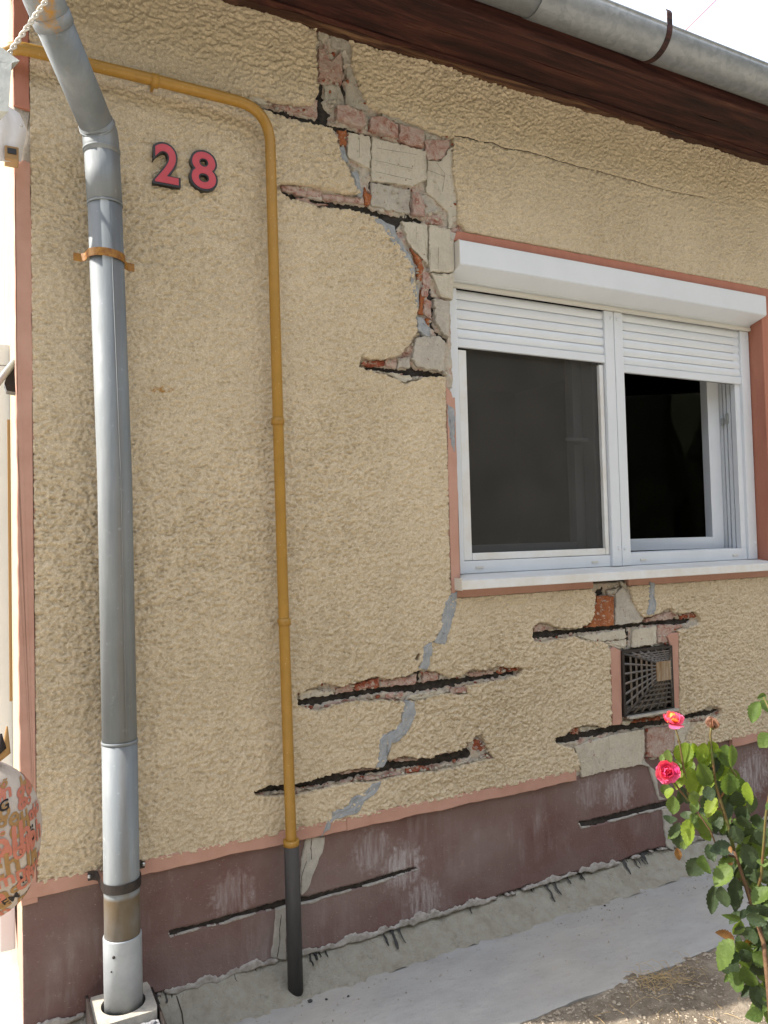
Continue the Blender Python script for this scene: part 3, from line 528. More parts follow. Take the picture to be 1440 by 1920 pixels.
def ribbon(name, pts, wd, yoff, mat, parent, y0=None):
    vs = []; P = [p for a, b in zip(pts, pts[1:]) for p in [Vector(a).lerp(Vector(b), k/5) for k in range(5)]]+[Vector(pts[-1])]
    for i, p in enumerate(P):
        d = (P[min(i+1, len(P)-1)]-P[max(i-1, 0)]); d.normalize(); nn = Vector((-d.y, d.x)); j = random.uniform(-.0007, .0007); w_ = wd*random.uniform(.5, 1.2)
        a, b = p+nn*(w_+j), p-nn*(w_-j); vs += [(a.x, yoff, a.y), (b.x, yoff, b.y)]
    return mobj(name, vs, [(2*i, 2*i+1, 2*i+3, 2*i+2) for i in range(len(P)-1)], mat, parent)
for pts in ([(920, 742), (1120, 775)], [(915, 805), (1100, 845)], [(915, 860), (1095, 900)], [(835, 690), (835, 790)], [(1172, 770), (1168, 880)], [(1220, 815), (1262, 870), (1250, 960)], [(1172, 850), (1250, 880)]):
    ribbon('groove', XZ(pts, -.001, **zA), .0009, -.0045, M['groove'], mortA)
for pts in ([(1004, 380), (1004, 500)], [(1082, 375), (1082, 600)], [(1155, 520), (1152, 670)], [(1120, 700), (1190, 715)], [(1100, 560), (1098, 640)]):
    ribbon('groove', XZ(pts, -.002, **zB), .0009, -.0075, M['groove'], mortA)
for pts in ([(455, 1010), (450, 1060)], [(540, 935), (545, 1010)], [(540, 395), (630, 388)], [(500, 150), (500, 230)], [(525, 165), (525, 225)]):
    ribbon('groove', XZ(pts, 0, **zE), .0007, -.0035, M['groove'], mortE)
# solid core of the walls behind (window left open), gable, room, roof
bm = bmesh.new()
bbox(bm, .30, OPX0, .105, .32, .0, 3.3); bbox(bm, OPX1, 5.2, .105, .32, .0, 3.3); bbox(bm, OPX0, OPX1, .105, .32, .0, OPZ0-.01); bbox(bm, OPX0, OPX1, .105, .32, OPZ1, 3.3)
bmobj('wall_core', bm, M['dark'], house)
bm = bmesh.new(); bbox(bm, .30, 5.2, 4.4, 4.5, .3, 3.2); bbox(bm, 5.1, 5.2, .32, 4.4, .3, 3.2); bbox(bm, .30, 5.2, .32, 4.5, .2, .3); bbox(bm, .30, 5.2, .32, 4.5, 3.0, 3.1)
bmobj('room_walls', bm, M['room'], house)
bm = bmesh.new(); bbox(bm, .004, .30, .02, 6.0, .36, 3.36); bmobj('gable_wall', bm, M['gable'], house)
bm = bmesh.new(); bbox(bm, .012, .30, .028, 6.0, -.02, .36); bmobj('gable_plinth', bm, M['pink'], house)
# white door frame on the gable side, with its brown edge board
bm = bmesh.new(); bbox(bm, -.045, .006, .75, .83, -.02, 2.12, .004); bbox(bm, -.045, .006, 1.68, 1.76, -.02, 2.12, .004); bbox(bm, -.045, .006, .75, 1.76, 2.122, 2.2, .004)
dfr = bmobj('gable_door', bm, M['white'], house)
box('door_panel', -.02, .006, .832, 1.678, 0, 2.118, M['white'], dfr); box('edge_board', -.010, .0, .62, .632, .9, 1.9, M['brownhole'], dfr)
# --- smooth painted bands
def band(name, poly, mat, yf=-.0025, yb=.024, step=.03, jit=.0014, parent=house): return prism(name, poly, yf, yb, mat, parent, .0025, step, jit)
ctop = W(35, 200).z; cbot = W(35, 302).z
band('corner_band', [(0, .44), (.045, .44), (.045, cbot), (.030, cbot+.004), (0, cbot)], M['pink'], -.003, .06); band('corner_band', [(0, ctop), (.045, ctop-.005), (.045, 3.3), (0, 3.3)], M['terra'], -.003, .06)
prism('corner_patch', [(0, cbot-.01), (.052, cbot-.008), (.060, cbot+.03), (.058, cbot+.08), (.046, ctop-.02), (.040, ctop+.01), (0, ctop+.01)], .006, .06, M['grey'], house, .004, .012, .003, 0, .003)
fillx = W(1080, 1460).x; fillx2 = W(1372, 1395).x
def lowband(x0, x1):
    xs = np.arange(x0, x1, .025); top = [(x, .4985+random.uniform(-.001, .001)) for x in xs]+[(x1, .4985)]
    bot = [(x, .4555+.004*float(perlin(np.array([x*9.]), np.array([.3]), 5)[0])+random.uniform(-.0012, .0012)) for x in list(xs)+[x1]]
    return prism('lower_band', top+bot[::-1], -.005, .024, M['pink'], house, .0025, 0)
lowband(0.0, 1.0); lowband(1.0, fillx); lowband(fillx2, 3.6); lowband(3.6, 5.2)
xl = W(837, 850).x
band('window_band', XZ([(835, 724), (846, 735), (849, 745)])+[(OPX0, W(850, 745).z), (OPX0, 1.262), (OPX0, 1.213), (xl, 1.213), (xl, 1.5)], M['pink'])
band('window_band', [(1.515, 2.60), (1.50, OPZ1), (3.31, OPZ1), (3.31, 2.606), (2.4, 2.605)], M['terra'])
wb0, wb1 = XZ([(455, 100)], **zE)[0][0], XZ([(652, 90)], **zE)[0][0]
band('window_band', [(OPX0, 1.213), (wb0, 1.214), (wb0+.004, OPZ0), (OPX0, OPZ0)], M['pink']); band('window_band', [(wb1, OPZ0), (wb1+.006, 1.214), (3.31, 1.212), (3.31, OPZ0)], M['pink'])
band('window_band', [(OPX1+.054, OPZ0), (3.31, OPZ0), (3.31, OPZ1), (OPX1+.054, OPZ1)], M['pink'])
prism('window_reveal', [(OPX1, OPZ0+.001), (OPX1+.05, OPZ0+.001), (OPX1+.05, OPZ1-.001), (OPX1, OPZ1-.001)], -.0025, .32, M['terra'], house, .002, 0)
box('window_reveal', OPX0-.035, OPX0-.001, .03, .32, OPZ0+.001, OPZ1-.001, M['plug2'], house); box('window_reveal', OPX0, OPX1, -.0005, .32, OPZ1+.0005, OPZ1+.03, M['plug2'], house)
gx0, gx1, gz0, gz1 = 2.266, 2.557, .673, .947
band('vent_band', XZ([(548, 442), (575, 432), (612, 452), (618, 850), (610, 868), (562, 872)], **zE), M['pink']); band('vent_band', XZ([(872, 372), (888, 352), (935, 348), (940, 800), (908, 790), (890, 420)], **zE), M['pink'])
# --- cement patches smeared along the crack
def patch(pts, z, m='plug', yf=-.0080, parent=house, yb=.01): return prism('cement_patch', XZ(pts, -.005, **z), yf, yb, M[m], parent, .0035, .010, .0032, 0, .0024)
for p in ([(1000, 130), (1020, 95), (1060, 80), (1055, 130), (1045, 200), (1020, 270), (1000, 345), (960, 335), (940, 330), (970, 300), (985, 230), (990, 160)], [(890, 355), (935, 330), (935, 380), (915, 470), (870, 465), (885, 410)],
 [(800, 625), (850, 630), (850, 700), (820, 770), (760, 830), (715, 840), (715, 900), (690, 955), (652, 962), (670, 900), (670, 820), (690, 800), (740, 775), (790, 720)],
 [(640, 1035), (680, 1030), (660, 1080), (600, 1130), (560, 1190), (500, 1200), (432, 1228), (415, 1250), (425, 1215), (440, 1180), (520, 1150), (530, 1110), (590, 1090)]): patch(p, zC)
patch([(775, 60), (805, 70), (800, 150), (815, 180), (800, 250), (760, 250), (770, 180)], zE)
patch([(45, 40), (75, 60), (80, 120), (75, 250), (60, 210), (50, 120)], zW, yf=-.006); patch([(430, 1240), (420, 1270), (395, 1285), (380, 1310), (402, 1245), (412, 1225)], zC, yf=-.008)
patch([(575, 0), (620, 0), (640, 95), (655, 120), (645, 178), (612, 140), (582, 40)], zB, yf=-.002, yb=.03)
patch([(720, 300), (800, 335), (870, 375), (890, 440), (940, 520), (975, 562), (1005, 640), (1005, 740), (1035, 800), (1030, 900), (1022, 935), (1002, 900), (1012, 820), (992, 740), (982, 650), (942, 590), (892, 520), (852, 450), (792, 385), (715, 335)], zB, yf=-.002, yb=.03)
patch([(1020, 982), (1060, 992), (1110, 1060), (1112, 1135), (1060, 1102), (1022, 1060)], zB, yf=-.002, yb=.03)
patch([(735, 730), (770, 735), (785, 800), (760, 815), (745, 780)], zA, yf=0, yb=.03)
# --- plinth
pslots = [XZ([(190, 708), (300, 685), (440, 645), (520, 618), (640, 590), (760, 552), (830, 532), (940, 520), (1060, 490), (1200, 455), (1440, 382), (1520, 362), (1535, 368), (1440, 402), (1200, 476), (1060, 512), (940, 548), (830, 566), (790, 580), (700, 598), (560, 632), (480, 662), (430, 672), (380, 680), (300, 702), (200, 735)], .018, **zP),
          XZ([(925, 340), (1000, 325), (1100, 298), (1200, 272), (1330, 240), (1345, 262), (1290, 276), (1200, 296), (1090, 326), (1000, 352), (935, 360)], .018, **zQ)]
slotz = [v for v in pslots]
def f_pl(X, Z):
    f = sdf(X, Z, pslots)-.002+rag(X, Z, .0028)
    low = Z-(.088+.010*perlin(X*3.3, X*0+.7, 51)+.006*perlin(X*14, X*0+.2, 52)+.003*perlin(X*45, X*0+.4, 53))
    return np.minimum(f, low)
def y_pl(X, Z): return .016+.003*perlin(X*3, Z*5, 61)+.0012*perlin(X*12, Z*12, 62)+.0004*perlin(X*60, Z*60, 63)
plinth = sheet('plinth', .006, 3.6, .04, .485, .006, f_pl, y_pl, .05, M['maroon'], house)
def f_chip(X, Z):
    t = .090+.016*perlin(X*5, X*0+.1, 54)+.012*perlin(X*24, X*0+.6, 55)+.007*perlin(X*80, Z*60, 59)
    b = .078+.012*perlin(X*3.3, X*0+.7, 51)+.008*perlin(X*17, X*0+.9, 56)+.004*perlin(X*60, X*0+.4, 57)
    return np.minimum(t-Z, Z-b)
_o = sheet('chipped_edge', .006, 3.6, .03, .14, .005, f_chip, lambda X, Z: .0085+.003*perlin(X*30, Z*30, 58), .04, M['chip'], plinth); _o['kind'] = 'stuff'
def f_lip(X, Z):
    d = sdf(X, Z, [[(x, z-.004) for x, z in p] for p in lipsl])+.006*perlin(X*9, X*0+.5, 71)+.003*perlin(X*30, Z*30, 72)
    return np.minimum(-d, sdf(X, Z, lipsl))
for ps in pslots:
    lipsl = [ps]; q = np.array(ps); lo, hi = q.min(0)-.03, q.max(0)+.02
    _o = sheet('chipped_edge', lo[0], hi[0], lo[1], hi[1], .0035, f_lip, lambda X, Z: y_pl(X, Z)-.002+.002*perlin(X*60, Z*60, 73), .03, M['chip'], plinth); _o['kind'] = 'stuff'
    sheet('dark_slot_fill', lo[0], hi[0], lo[1], hi[1], .005, lambda X, Z: .006-sdf(X, Z, [ps]), lambda X, Z: .0225+.005*perlin(X*22, Z*40, 44), .02, M['dark'], plinth)  # near-black sheet filling the plinth slot
for p, zz in (([(930, 200), (1035, 195), (1030, 260), (970, 400), (945, 480), (905, 520), (905, 330)], zP), ([(770, 590), (825, 572), (825, 860), (745, 850), (760, 720)], zP), ([(1200, 80), (1220, 62), (1270, 110), (1290, 228), (1318, 236), (1285, 240), (1240, 92)], zQ), ([(1296, 282), (1340, 270), (1352, 470), (1320, 452), (1302, 300)], zQ)):
    prism('cement_patch', XZ(p, .012, **zz), .0095, .04, M['plug2'], plinth, .003, .015, .0025, 0, .001)
ribbon('crack', XZ([(962, 205), (958, 260), (962, 320)], .01, **zP), .0012, .008, M['crack'], plinth); ribbon('crack', XZ([(798, 620), (788, 700), (790, 770), (775, 850)], .01, **zP), .0012, .008, M['crack'], plinth); ribbon('crack', XZ([(935, 330), (910, 400), (905, 470)], .01, **zP), .0009, .008, M['crack'], plinth)
box('plinth_core', .02, 5.2, .066, .104, -.02, .46, M['dark'], house); box('plinth', 3.598, 5.2, .017, .06, .08, .47, M['maroon'], house)
# --- base mortar fillet and the bitumen that ran over it
def fz(x, y): return max(0., min(.092, .092*(.045+.15-(.045-y))/.195)) if False else .092*max(0., min(1., (y+.105)/.145))**1.35
xs = np.arange(.05, 5.0, .012); ys = np.linspace(.045, -.105, 13)
vs = [(x, y+.014*perlin(np.array([x*2.2]), np.array([.5]), 81)[0], fz(x, y)+.008*perlin(np.array([x*14]), np.array([y*14]), 82)[0]+.005*perlin(np.array([x*40]), np.array([y*40]), 83)[0]-.002) for x in xs for y in ys]
k = len(ys); fillet = mobj('base_mortar', vs, [(i*k+j, (i+1)*k+j, (i+1)*k+j+1, i*k+j+1) for i in range(len(xs)-1) for j in range(k-1)], M['fillet'], house, True)
def drape(x, y): return Vector((x, y, fz(x, y)+.008*perlin(np.array([x*14]), np.array([y*14]), 82)[0]+.005*perlin(np.array([x*40]), np.array([y*40]), 83)[0]+.003))
def drip(x, wd, L):
    vs = []; nn = 7
    for i in range(nn):
        t = i/(nn-1); y = .045-t*L; w_ = wd*(1-.65*t**2.5)*random.uniform(.55, 1.35); xo = x+random.uniform(-.004, .004)
        a, b = drape(xo-w_, y), drape(xo+w_, y); vs += [a, drape(xo, y)+Vector((0, -.001, .003)), b]
    return vs, [(3*i+j, 3*i+j+1, 3*i+4+j, 3*i+3+j) for i in range(nn-1) for j in range(2)]
allv, allf = [], []
for i in range(110):
    x = random.uniform(.32, 3.4)
    den = float(perlin(np.array([x*2.4]), np.array([4.4]), 84)[0])
    L = random.uniform(.018, .036)+(max(0, den)*.08 if random.random() < .3 else 0); v_, f_ = drip(x, random.uniform(.002, .008), min(L, .085)); o_ = len(allv); allv += v_; allf += [tuple(a+o_ for a in q) for q in f_]
for px, L, wd in ((735, .085, .008), (750, .075, .006), (722, .07, .005), (885, .05, .005), (1030, .085, .007), (1045, .07, .006), (1070, .05, .006), (1178, .07, .010), (1195, .065, .004), (1215, .055, .009), (600, .05, .005), (440, .05, .005)):
    v_, f_ = drip(W(px, 1700).x, wd, L); o_ = len(allv); allv += v_; allf += [tuple(a+o_ for a in q) for q in f_]
tar = mobj('bitumen_drips', allv, allf, M['tar'], house); tar['kind'] = 'stuff'
xs = np.arange(.05, 3.5, .01); vs = []
for x in xs: vs += [(x, .030, .10), (x, .026+random.uniform(-.004, .004), .082+.012*perlin(np.array([x*3.3]), np.array([.7]), 51)[0]-.012+random.uniform(-.008, .003)), (x, .05, .05)]
mobj('bitumen_layer', vs, [(3*i+j, 3*i+j+1, 3*i+4+j, 3*i+3+j) for i in range(len(xs)-1) for j in range(2)], M['tar'], house)
for pts in ([(258, 1050), (270, 1095), (262, 1150), (280, 1210)],):
    P = [W(250+a/2.88, 1500+b/2.88, -.06) for a, b in pts]
    vs = []
    for i, (a, b) in enumerate(pts):
        x = P[i].x; y = .01-.05*i; q = drape(x, y); vs += [q+Vector((-.0018, 0, .0005)), q+Vector((.0018, 0, .0005))]
    mobj('crack', vs, [(2*i, 2*i+1, 2*i+3, 2*i+2) for i in range(len(pts)-1)], M['crack'], house)
# --- eaves
SZ = 3.233
eaves = box('eaves', -.15, 5.3, -.285, .30, 3.30, 3.40, M['soffit'], house, 0)
for i, (y0, y1, z_) in enumerate(((.03, -.060, 3.230), (-.064, -.165, 3.234), (-.169, -.283, 3.231))):
    xs = np.arange(-.15, 5.31, .03); n_ = len(xs); vs = []
    for x in xs:
        dz = .004*perlin(np.array([x*3]), np.array([i*3.3]), 91)[0]
        e1 = .004*perlin(np.array([x*9]), np.array([i*2.1]), 92)[0]
        vs += [(x, y0, 3.295), (x, y0, z_+dz), (x, y1+e1, z_+dz), (x, y1+e1, 3.295)]
    mobj('soffit_board', vs, [(4*i_+j, 4*i_+j+1, 4*i_+5+j, 4*i_+4+j) for i_ in range(n_-1) for j in range(3)]+[(0, 1, 2, 3), (4*n_-4, 4*n_-3, 4*n_-2, 4*n_-1)], M['soffit'], eaves)
def splinter_strip():                     # worn bed moulding between wall and soffit
    xs = np.arange(-.1, 5.0, .012); vs = []
    for x in xs:
        a = .012+.009*perlin(np.array([x*3.1]), np.array([.2]), 93)[0]+.007*perlin(np.array([x*13]), np.array([.8]), 94)[0]
        yb = -.030-.012*perlin(np.array([x*2.3]), np.array([.4]), 95)[0]-max(0, .03*perlin(np.array([x*5]), np.array([.9]), 96)[0])
        vs += [(x, .02, SZ-a), (x, -.012, SZ-a), (x, yb, SZ-.006), (x, yb, SZ+.01)]
    return mobj('bed_moulding', vs, [(4*i+j, 4*i+j+1, 4*i+5+j, 4*i+4+j) for i in range(len(xs)-1) for j in range(3)], M['woodedge'], eaves)
splinter_strip()
box('fascia_board', -.15, 5.3, -.310, -.286, 3.213, 3.45, M['soffit'], eaves, .003)
bm = bmesh.new(); V = [bm.verts.new(p) for x in (-.2, 5.3) for p in ((x, -.335, 3.355), (x, 3.0, 5.2), (x, 3.0, 5.3), (x, -.335, 3.40))]
for q in ((0, 1, 2, 3), (4, 7, 6, 5), (0, 4, 5, 1), (3, 2, 6, 7), (0, 3, 7, 4), (1, 5, 6, 2)): bm.faces.new([V[i] for i in q])
bmobj('roof', bm, M['terra'], house)
# ------------------------------------------------------------------ the window (part of the house)
GY = .07                                   # front plane of the shutter guides, set back in the reveal
win = box('window', OPX0, OPX1, .20, .26, OPZ0, OPZ0+.03, M['white'], house); win['label'] = 'white plastic double window with roller shutters, right sash open'
L0, L1, MC, R0, R1, R2 = 1.505, 1.553, 2.366, 2.312, 2.418, 3.186
XR = 3.247
# shutter box: a five-sided extrusion with end caps
prof = [(.10, 2.556), (-.030, 2.556), (-.030, 2.462), (.062, 2.434), (.062, 2.424), (.10, 2.424)]
bm = bmesh.new(); ra = [bm.verts.new((1.508, y, z)) for y, z in prof]; rb = [bm.verts.new((3.249, y, z)) for y, z in prof]
bm.faces.new(ra); bm.faces.new(rb)
for i in range(len(prof)): j = (i+1) % len(prof); bm.faces.new((ra[i], ra[j], rb[j], rb[i]))
bmesh.ops.bevel(bm, geom=[e for e in bm.edges if abs(e.verts[0].co.x-e.verts[1].co.x) > 1], offset=.003, segments=2, affect='EDGES')
bmobj('shutter_box', bm, M['white'], win)
bm = bmesh.new(); ra = [bm.verts.new((1.5055, y, z)) for y, z in prof]; rb = [bm.verts.new((1.5075, y, z)) for y, z in prof]; bm.faces.new(ra); bm.faces.new(rb)
for i in range(len(prof)): j = (i+1) % len(prof); bm.faces.new((ra[i], ra[j], rb[j], rb[i]))
bmobj('end_cap', bm, M['cream'], win)
box('box_lip', 1.51, 3.248, .058, .075, 2.408, 2.4238, M['cream'], win, .001)
for a, b in ((L0, L1), (R0, MC-.0015), (MC+.0015, R1), (R2, XR)):
    box('guide_rail', a, b, GY, GY+.05, 1.296, 2.407, M['white'], win, .004)
for x in (MC-.017, MC+.017, R2+.045):
    for z in (2.375, 1.372):
        bm = bmesh.new(); bmesh.ops.create_uvsphere(bm, u_segments=12, v_segments=8, radius=.0085, matrix=Matrix.Translation((x, GY-.001, z)) @ Matrix.Diagonal((1, .5, 1, 1))); bmobj('screw_cap', bm, M['white'], win, True)
def slat(x0, x1, zt, h):
    n_ = 6; P = []
    for i in range(n_+1): t = i/n_; P.append((GY+.016-.006*math.sin(math.pi*t)**.8, zt-h*t))
    vs = [(x, y, z) for x in (x0, x1) for y, z in P]+[(x, .098, z) for x in (x0, x1) for z in (zt, zt-h)]
    k = n_+1; fs = [(i, i+1, k+i+1, k+i) for i in range(n_)]+[(0, k, 2*k+2, 2*k), (n_, 2*k+1, 2*k+3, k+n_)]
    return mobj('shutter_slat', vs, fs, M['white'], win, False)
PT = .0385
for i in range(5): slat(L1-.004, R0+.004, 2.407-PT*i-.0012, PT-.0028)
for i in range(6): slat(R1-.004, R2+.004, 2.412-PT*i-.0012, PT-.0028)
box('bottom_bar', L1, R0, GY+.006, GY+.022, 2.179, 2.2125, M['white'], win); box('bottom_bar', R1, R2, GY+.006, GY+.022, 2.146, 2.1795, M['white'], win)
box('shutter_gap', L1, R0, .0995, .102, 2.18, 2.407, M['gasket'], win, 0); box('shutter_gap', R1, R2, .0995, .102, 2.147, 2.407, M['gasket'], win, 0)
# left bay: lower rail, screen frame and insect screen
box('lower_rail', L1+.001, R0-.001, GY+.012, GY+.06, 1.296, 1.345, M['white'], win, .003); box('lower_rail', R1+.001, R2-.001, GY+.012, GY+.06, 1.296, 1.350, M['white'], win, .003)
for x in (1.63, 2.22, 2.50, 3.10): box('drain_cap', x-.018, x+.018, GY+.008, GY+.0118, 1.314, 1.322, M['cream'], win, .001)
bm = bmesh.new(); fx0, fx1, fz0, fz1 = L1+.008, R0-.004, 1.347, 2.17
bbox(bm, fx0, fx0+.038, GY+.014, GY+.034, fz0, fz1, .003); bbox(bm, fx1-.022, fx1, GY+.014, GY+.034, fz0, fz1, .003); bbox(bm, fx0+.039, fx1-.023, GY+.014, GY+.034, fz0, fz0+.028, .003)
bmobj('screen_frame', bm, M['whitedirty'], win)
mobj('insect_screen', [(fx0+.03, GY+.03, fz0+.02), (fx1-.015, GY+.03, fz0+.02), (fx1-.015, GY+.03, 2.18), (fx0+.03, GY+.03, 2.18)], [(0, 1, 2, 3)], M['screen'], win)
# fixed frame of the window itself, with its stepped rebates on the right
bm = bmesh.new()
bbox(bm, L0, L1+.03, .122, .19, 1.31, 2.42, .003); bbox(bm, R0-.035, R1+.012, .122, .19, 1.31, 2.42, .003); bbox(bm, L1+.031, R0-.036, .122, .19, 1.31, 1.372, .003); bbox(bm, R1+.013, R2-.031, .122, .17, 1.31, 1.352, .003)
bmobj('window_frame', bm, M['white'], win)
for a, b, y0, y1, m in ((3.152, 3.19, .086, .112, 'white'), (3.168, 3.20, .1125, .120, 'gasket'), (3.158, 3.20, .1205, .140, 'white'), (3.170, 3.20, .1405, .150, 'zinc'), (3.163, 3.20, .1505, .165, 'white'), (3.172, 3.20, .1655, .172, 'gasket'), (3.160, 3.20, .1725, .200, 'white')):
    box('frame_rebate', a, b, y0, y1, 1.351, 2.42, M[m], win, .001)
for z, y, h in ((1.96, .137, .05), (1.955, .163, .035)): box('sash_catch', 3.146, 3.158, y-.006, y+.006, z, z+h, M['zinc'], win, .001)
bm = bmesh.new(); bbox(bm, fx1-.075, fx1-.005, .20, .25, 1.36, 2.3, .004); bbox(bm, fx0, fx0+.03, .20, .25, 1.36, 2.3, .004); bbox(bm, fx0+.031, fx1-.076, .20, .25, 1.36, 1.405, .004)
ls = bmobj('sash', bm, M['white'], win)
h0 = W(1060, 824, .125); h1 = W(1099, 826, .125)
tube('handle', [(h1.x+.006, .20, h1.z), (h1.x+.004, .128, h1.z), (h1.x-.004, .118, h1.z), (h0.x, .117, h0.z)], [.011, .011, .010, .008], M['white'], win, 12)
# right sash, swung inwards on its right-hand hinges
hx, hy, ang_, sw = 3.150, .18, math.radians(16), .70
def sashpt(u, v, z): return (hx-u*math.cos(ang_)+v*math.sin(ang_)*1, hy+u*math.sin(ang_)+v*math.cos(ang_), z)
def sashbox(bm, u0, u1, v0, v1, z0, z1):
    vs = [bm.verts.new(sashpt(u, v, z)) for u in (u0, u1) for v in (v0, v1) for z in (z0, z1)]
    for q in ((0, 1, 3, 2), (4, 6, 7, 5), (0, 4, 5, 1), (2, 3, 7, 6), (0, 2, 6, 4), (1, 5, 7, 3)): bm.faces.new([vs[i] for i in q])
bm = bmesh.new(); sashbox(bm, 0, .062, 0, .055, 1.352, 2.38); sashbox(bm, sw-.062, sw, 0, .055, 1.352, 2.38); sashbox(bm, .0625, sw-.0625, 0, .055, 1.352, 1.408); sashbox(bm, .0625, sw-.0625, 0, .055, 2.32, 2.38)
bmobj('sash', bm, M['white'], win)
bm = bmesh.new(); sashbox(bm, .060, sw-.060, .024, .030, 1.406, 2.322); bmobj('pane', bm, M['glass'], win)
# outer sill: folded sheet with upturned edge
sp = [(GY+.05, 1.297), (GY+.02, 1.295), (-.046, 1.2805), (-.050, 1.2775), (-.050, 1.247), (-.046, 1.245), (-.040, 1.2462), (-.040, 1.270), (GY+.05, 1.280)]
bm = bmesh.new(); ra = [bm.verts.new((1.462, y, z)) for y, z in sp]; rb = [bm.verts.new((3.33, y, z)) for y, z in sp]; bm.faces.new(ra); bm.faces.new(rb)
for i in range(len(sp)): j = (i+1) % len(sp); bm.faces.new((ra[i], ra[j], rb[j], rb[i]))
bmobj('sill', bm, M['whitedirty'], win)
box('sill_end_cap', 1.459, 1.4615, -.052, .02, 1.243, 1.288, M['cream'], win, .001)
# ================================================================== things on the wall
# --- downpipe
dp = thing('downpipe', (.256, -.1, .15), 'grey galvanised downpipe bent at the top, beside the house corner', 'downpipe')
PR = .0492
def ring(name, p, t, r, h, mat, parent, seg=28):
    t = Vector(t).normalized(); p = Vector(p); return tube(name, [p-t*h/2, p-t*h/2*.98, p+t*h/2*.98, p+t*h/2], [r-.0015, r, r, r-.0015], mat, parent, seg)
pt = [(.256, -.1, .20), (.256, -.1, .42), (.2555, -.1, .88)]
tube('pipe_section', pt, PR*.995, M['galv'], dp, 32)
tube('pipe_section', [(.2555, -.1, .86), (.252, -.1, 1.63), (.234, -.1, 2.45)], PR*.97, M['galv'], dp, 32)
ring('seam', (.2555, -.1, .882), (0, 0, 1), PR*1.02, .008, M['galv'], dp)
tube('pipe_section', [(.2345, -.1, 2.43), (.228, -.1, 2.585)], PR*1.0, M['galv'], dp, 32)
ring('seam', (.2345, -.1, 2.43), (-.05, 0, 1), PR*1.025, .006, M['galv'], dp)
e0 = Vector((.228, -.1, 2.575)); e1 = Vector((.222, -.106, 2.64)); e2 = Vector((.06, -.349, 2.827)); dd = (e2-e1).normalized()
tube('elbow', [e0, e0+Vector((-.001, 0, .02)), (.2255, -.1015, 2.618), e1, e1+dd*.03], PR*1.02, M['galv'], dp, 32)
ring('seam', (.2275, -.1, 2.588), (-.05, 0, 1), PR*1.06, .006, M['galv'], dp); ring('seam', e1+dd*.016, dd, PR*1.06, .006, M['galv'], dp)
tube('pipe_section', [e1+dd*.01, e2-dd*.035], PR*.985, M['galv'], dp, 32); ring('seam', e2-dd*.045, dd, PR*1.05, .03, M['galv'], dp)
g_top = Vector((.02, -.385, 3.235))
tube('pipe_section', [e2-dd*.05]+bez(e2, e2+dd*.05, (.03, -.385, 2.92), 5)+[g_top], PR*1.02, M['galv'], dp, 32)
tube('lock_seam', [(.2555+.012, -.1-PR*.99, .9), (.252+.010, -.1-PR*.975, 1.63), (.234+.008, -.1-PR*.975, 2.42)], .0022, M['galv'], dp, 8)
tube('lower_collar', [(.257, -.1, .12), (.256, -.1, .34), (.256, -.1, .343)], [PR*1.06, PR*1.07, PR*1.05], M['collar'], dp, 32)
for dx, z in ((-.03, .305), (-.036, .265)):
    bm = bmesh.new(); bmesh.ops.create_uvsphere(bm, u_segments=10, v_segments=6, radius=.0045 if z > .28 else .0025, matrix=Matrix.Translation((.256+dx, -.1-math.sqrt((PR*1.07)**2-dx*dx), z))); bmobj('rivet', bm, M['blackmetal'], dp, True)
def strap(name, cx, cz, hw, mat, ey, tilt=0., ear=.05, scr=True):
    R_ = PR+.004; vs = []; n_ = 20; fs = []
    prof_ = [(cx-R_-ear, ey-.004), (cx-R_-.012, ey-.006), (cx-R_-.002, ey-.02), (cx-R_, -.1)]+[(cx-R_*math.cos(a), -.1-R_*math.sin(a)) for a in [math.pi*i/n_ for i in range(1, n_)]]+[(cx+R_, -.1), (cx+R_+.002, ey-.02), (cx+R_+.012, ey-.006), (cx+R_+ear, ey-.004)]
    for i, (x, y) in enumerate(prof_):
        z_ = cz+tilt*(x-cx)
        vs += [(x, y, z_-hw), (x, y, z_+hw)]
    inner = [(x+(cx-x)*.03, y+.0025, z) for x, y, z in vs]
    m_ = len(prof_); fs = [(2*i, 2*i+1, 2*i+3, 2*i+2) for i in range(m_-1)]+[(2*m_+2*i, 2*m_+2*i+2, 2*m_+2*i+3, 2*m_+2*i+1) for i in range(m_-1)]
    fs += [(2*i+1, 2*m_+2*i+1, 2*m_+2*i+3, 2*i+3) for i in range(m_-1)]+[(2*i, 2*i+2, 2*m_+2*i+2, 2*m_+2*i) for i in range(m_-1)]
    o = mobj(name, vs+inner, fs, mat, dp)
    if scr:
        for s_ in (-1, 1):
            x = cx+s_*(R_+ear*.55); bm = bmesh.new(); bmesh.ops.create_uvsphere(bm, u_segments=10, v_segments=6, radius=.006, matrix=Matrix.Translation((x, -.008, cz+tilt*(x-cx)))); bmobj('screw', bm, M['steel'], o, True)
    return o
zc1 = W(197, 472, -.15).z; strap('pipe_clamp', .236, zc1, .0115, M['rust'], -.06, -.06, .032, False)['label'] = 'rusty ochre strap clamp'
zc2 = W(230, 1668, -.15).z; strap('pipe_clamp', .256, zc2, .013, M['blackmetal'], 0, .02, .042)['label'] = 'black steel strap clamp'
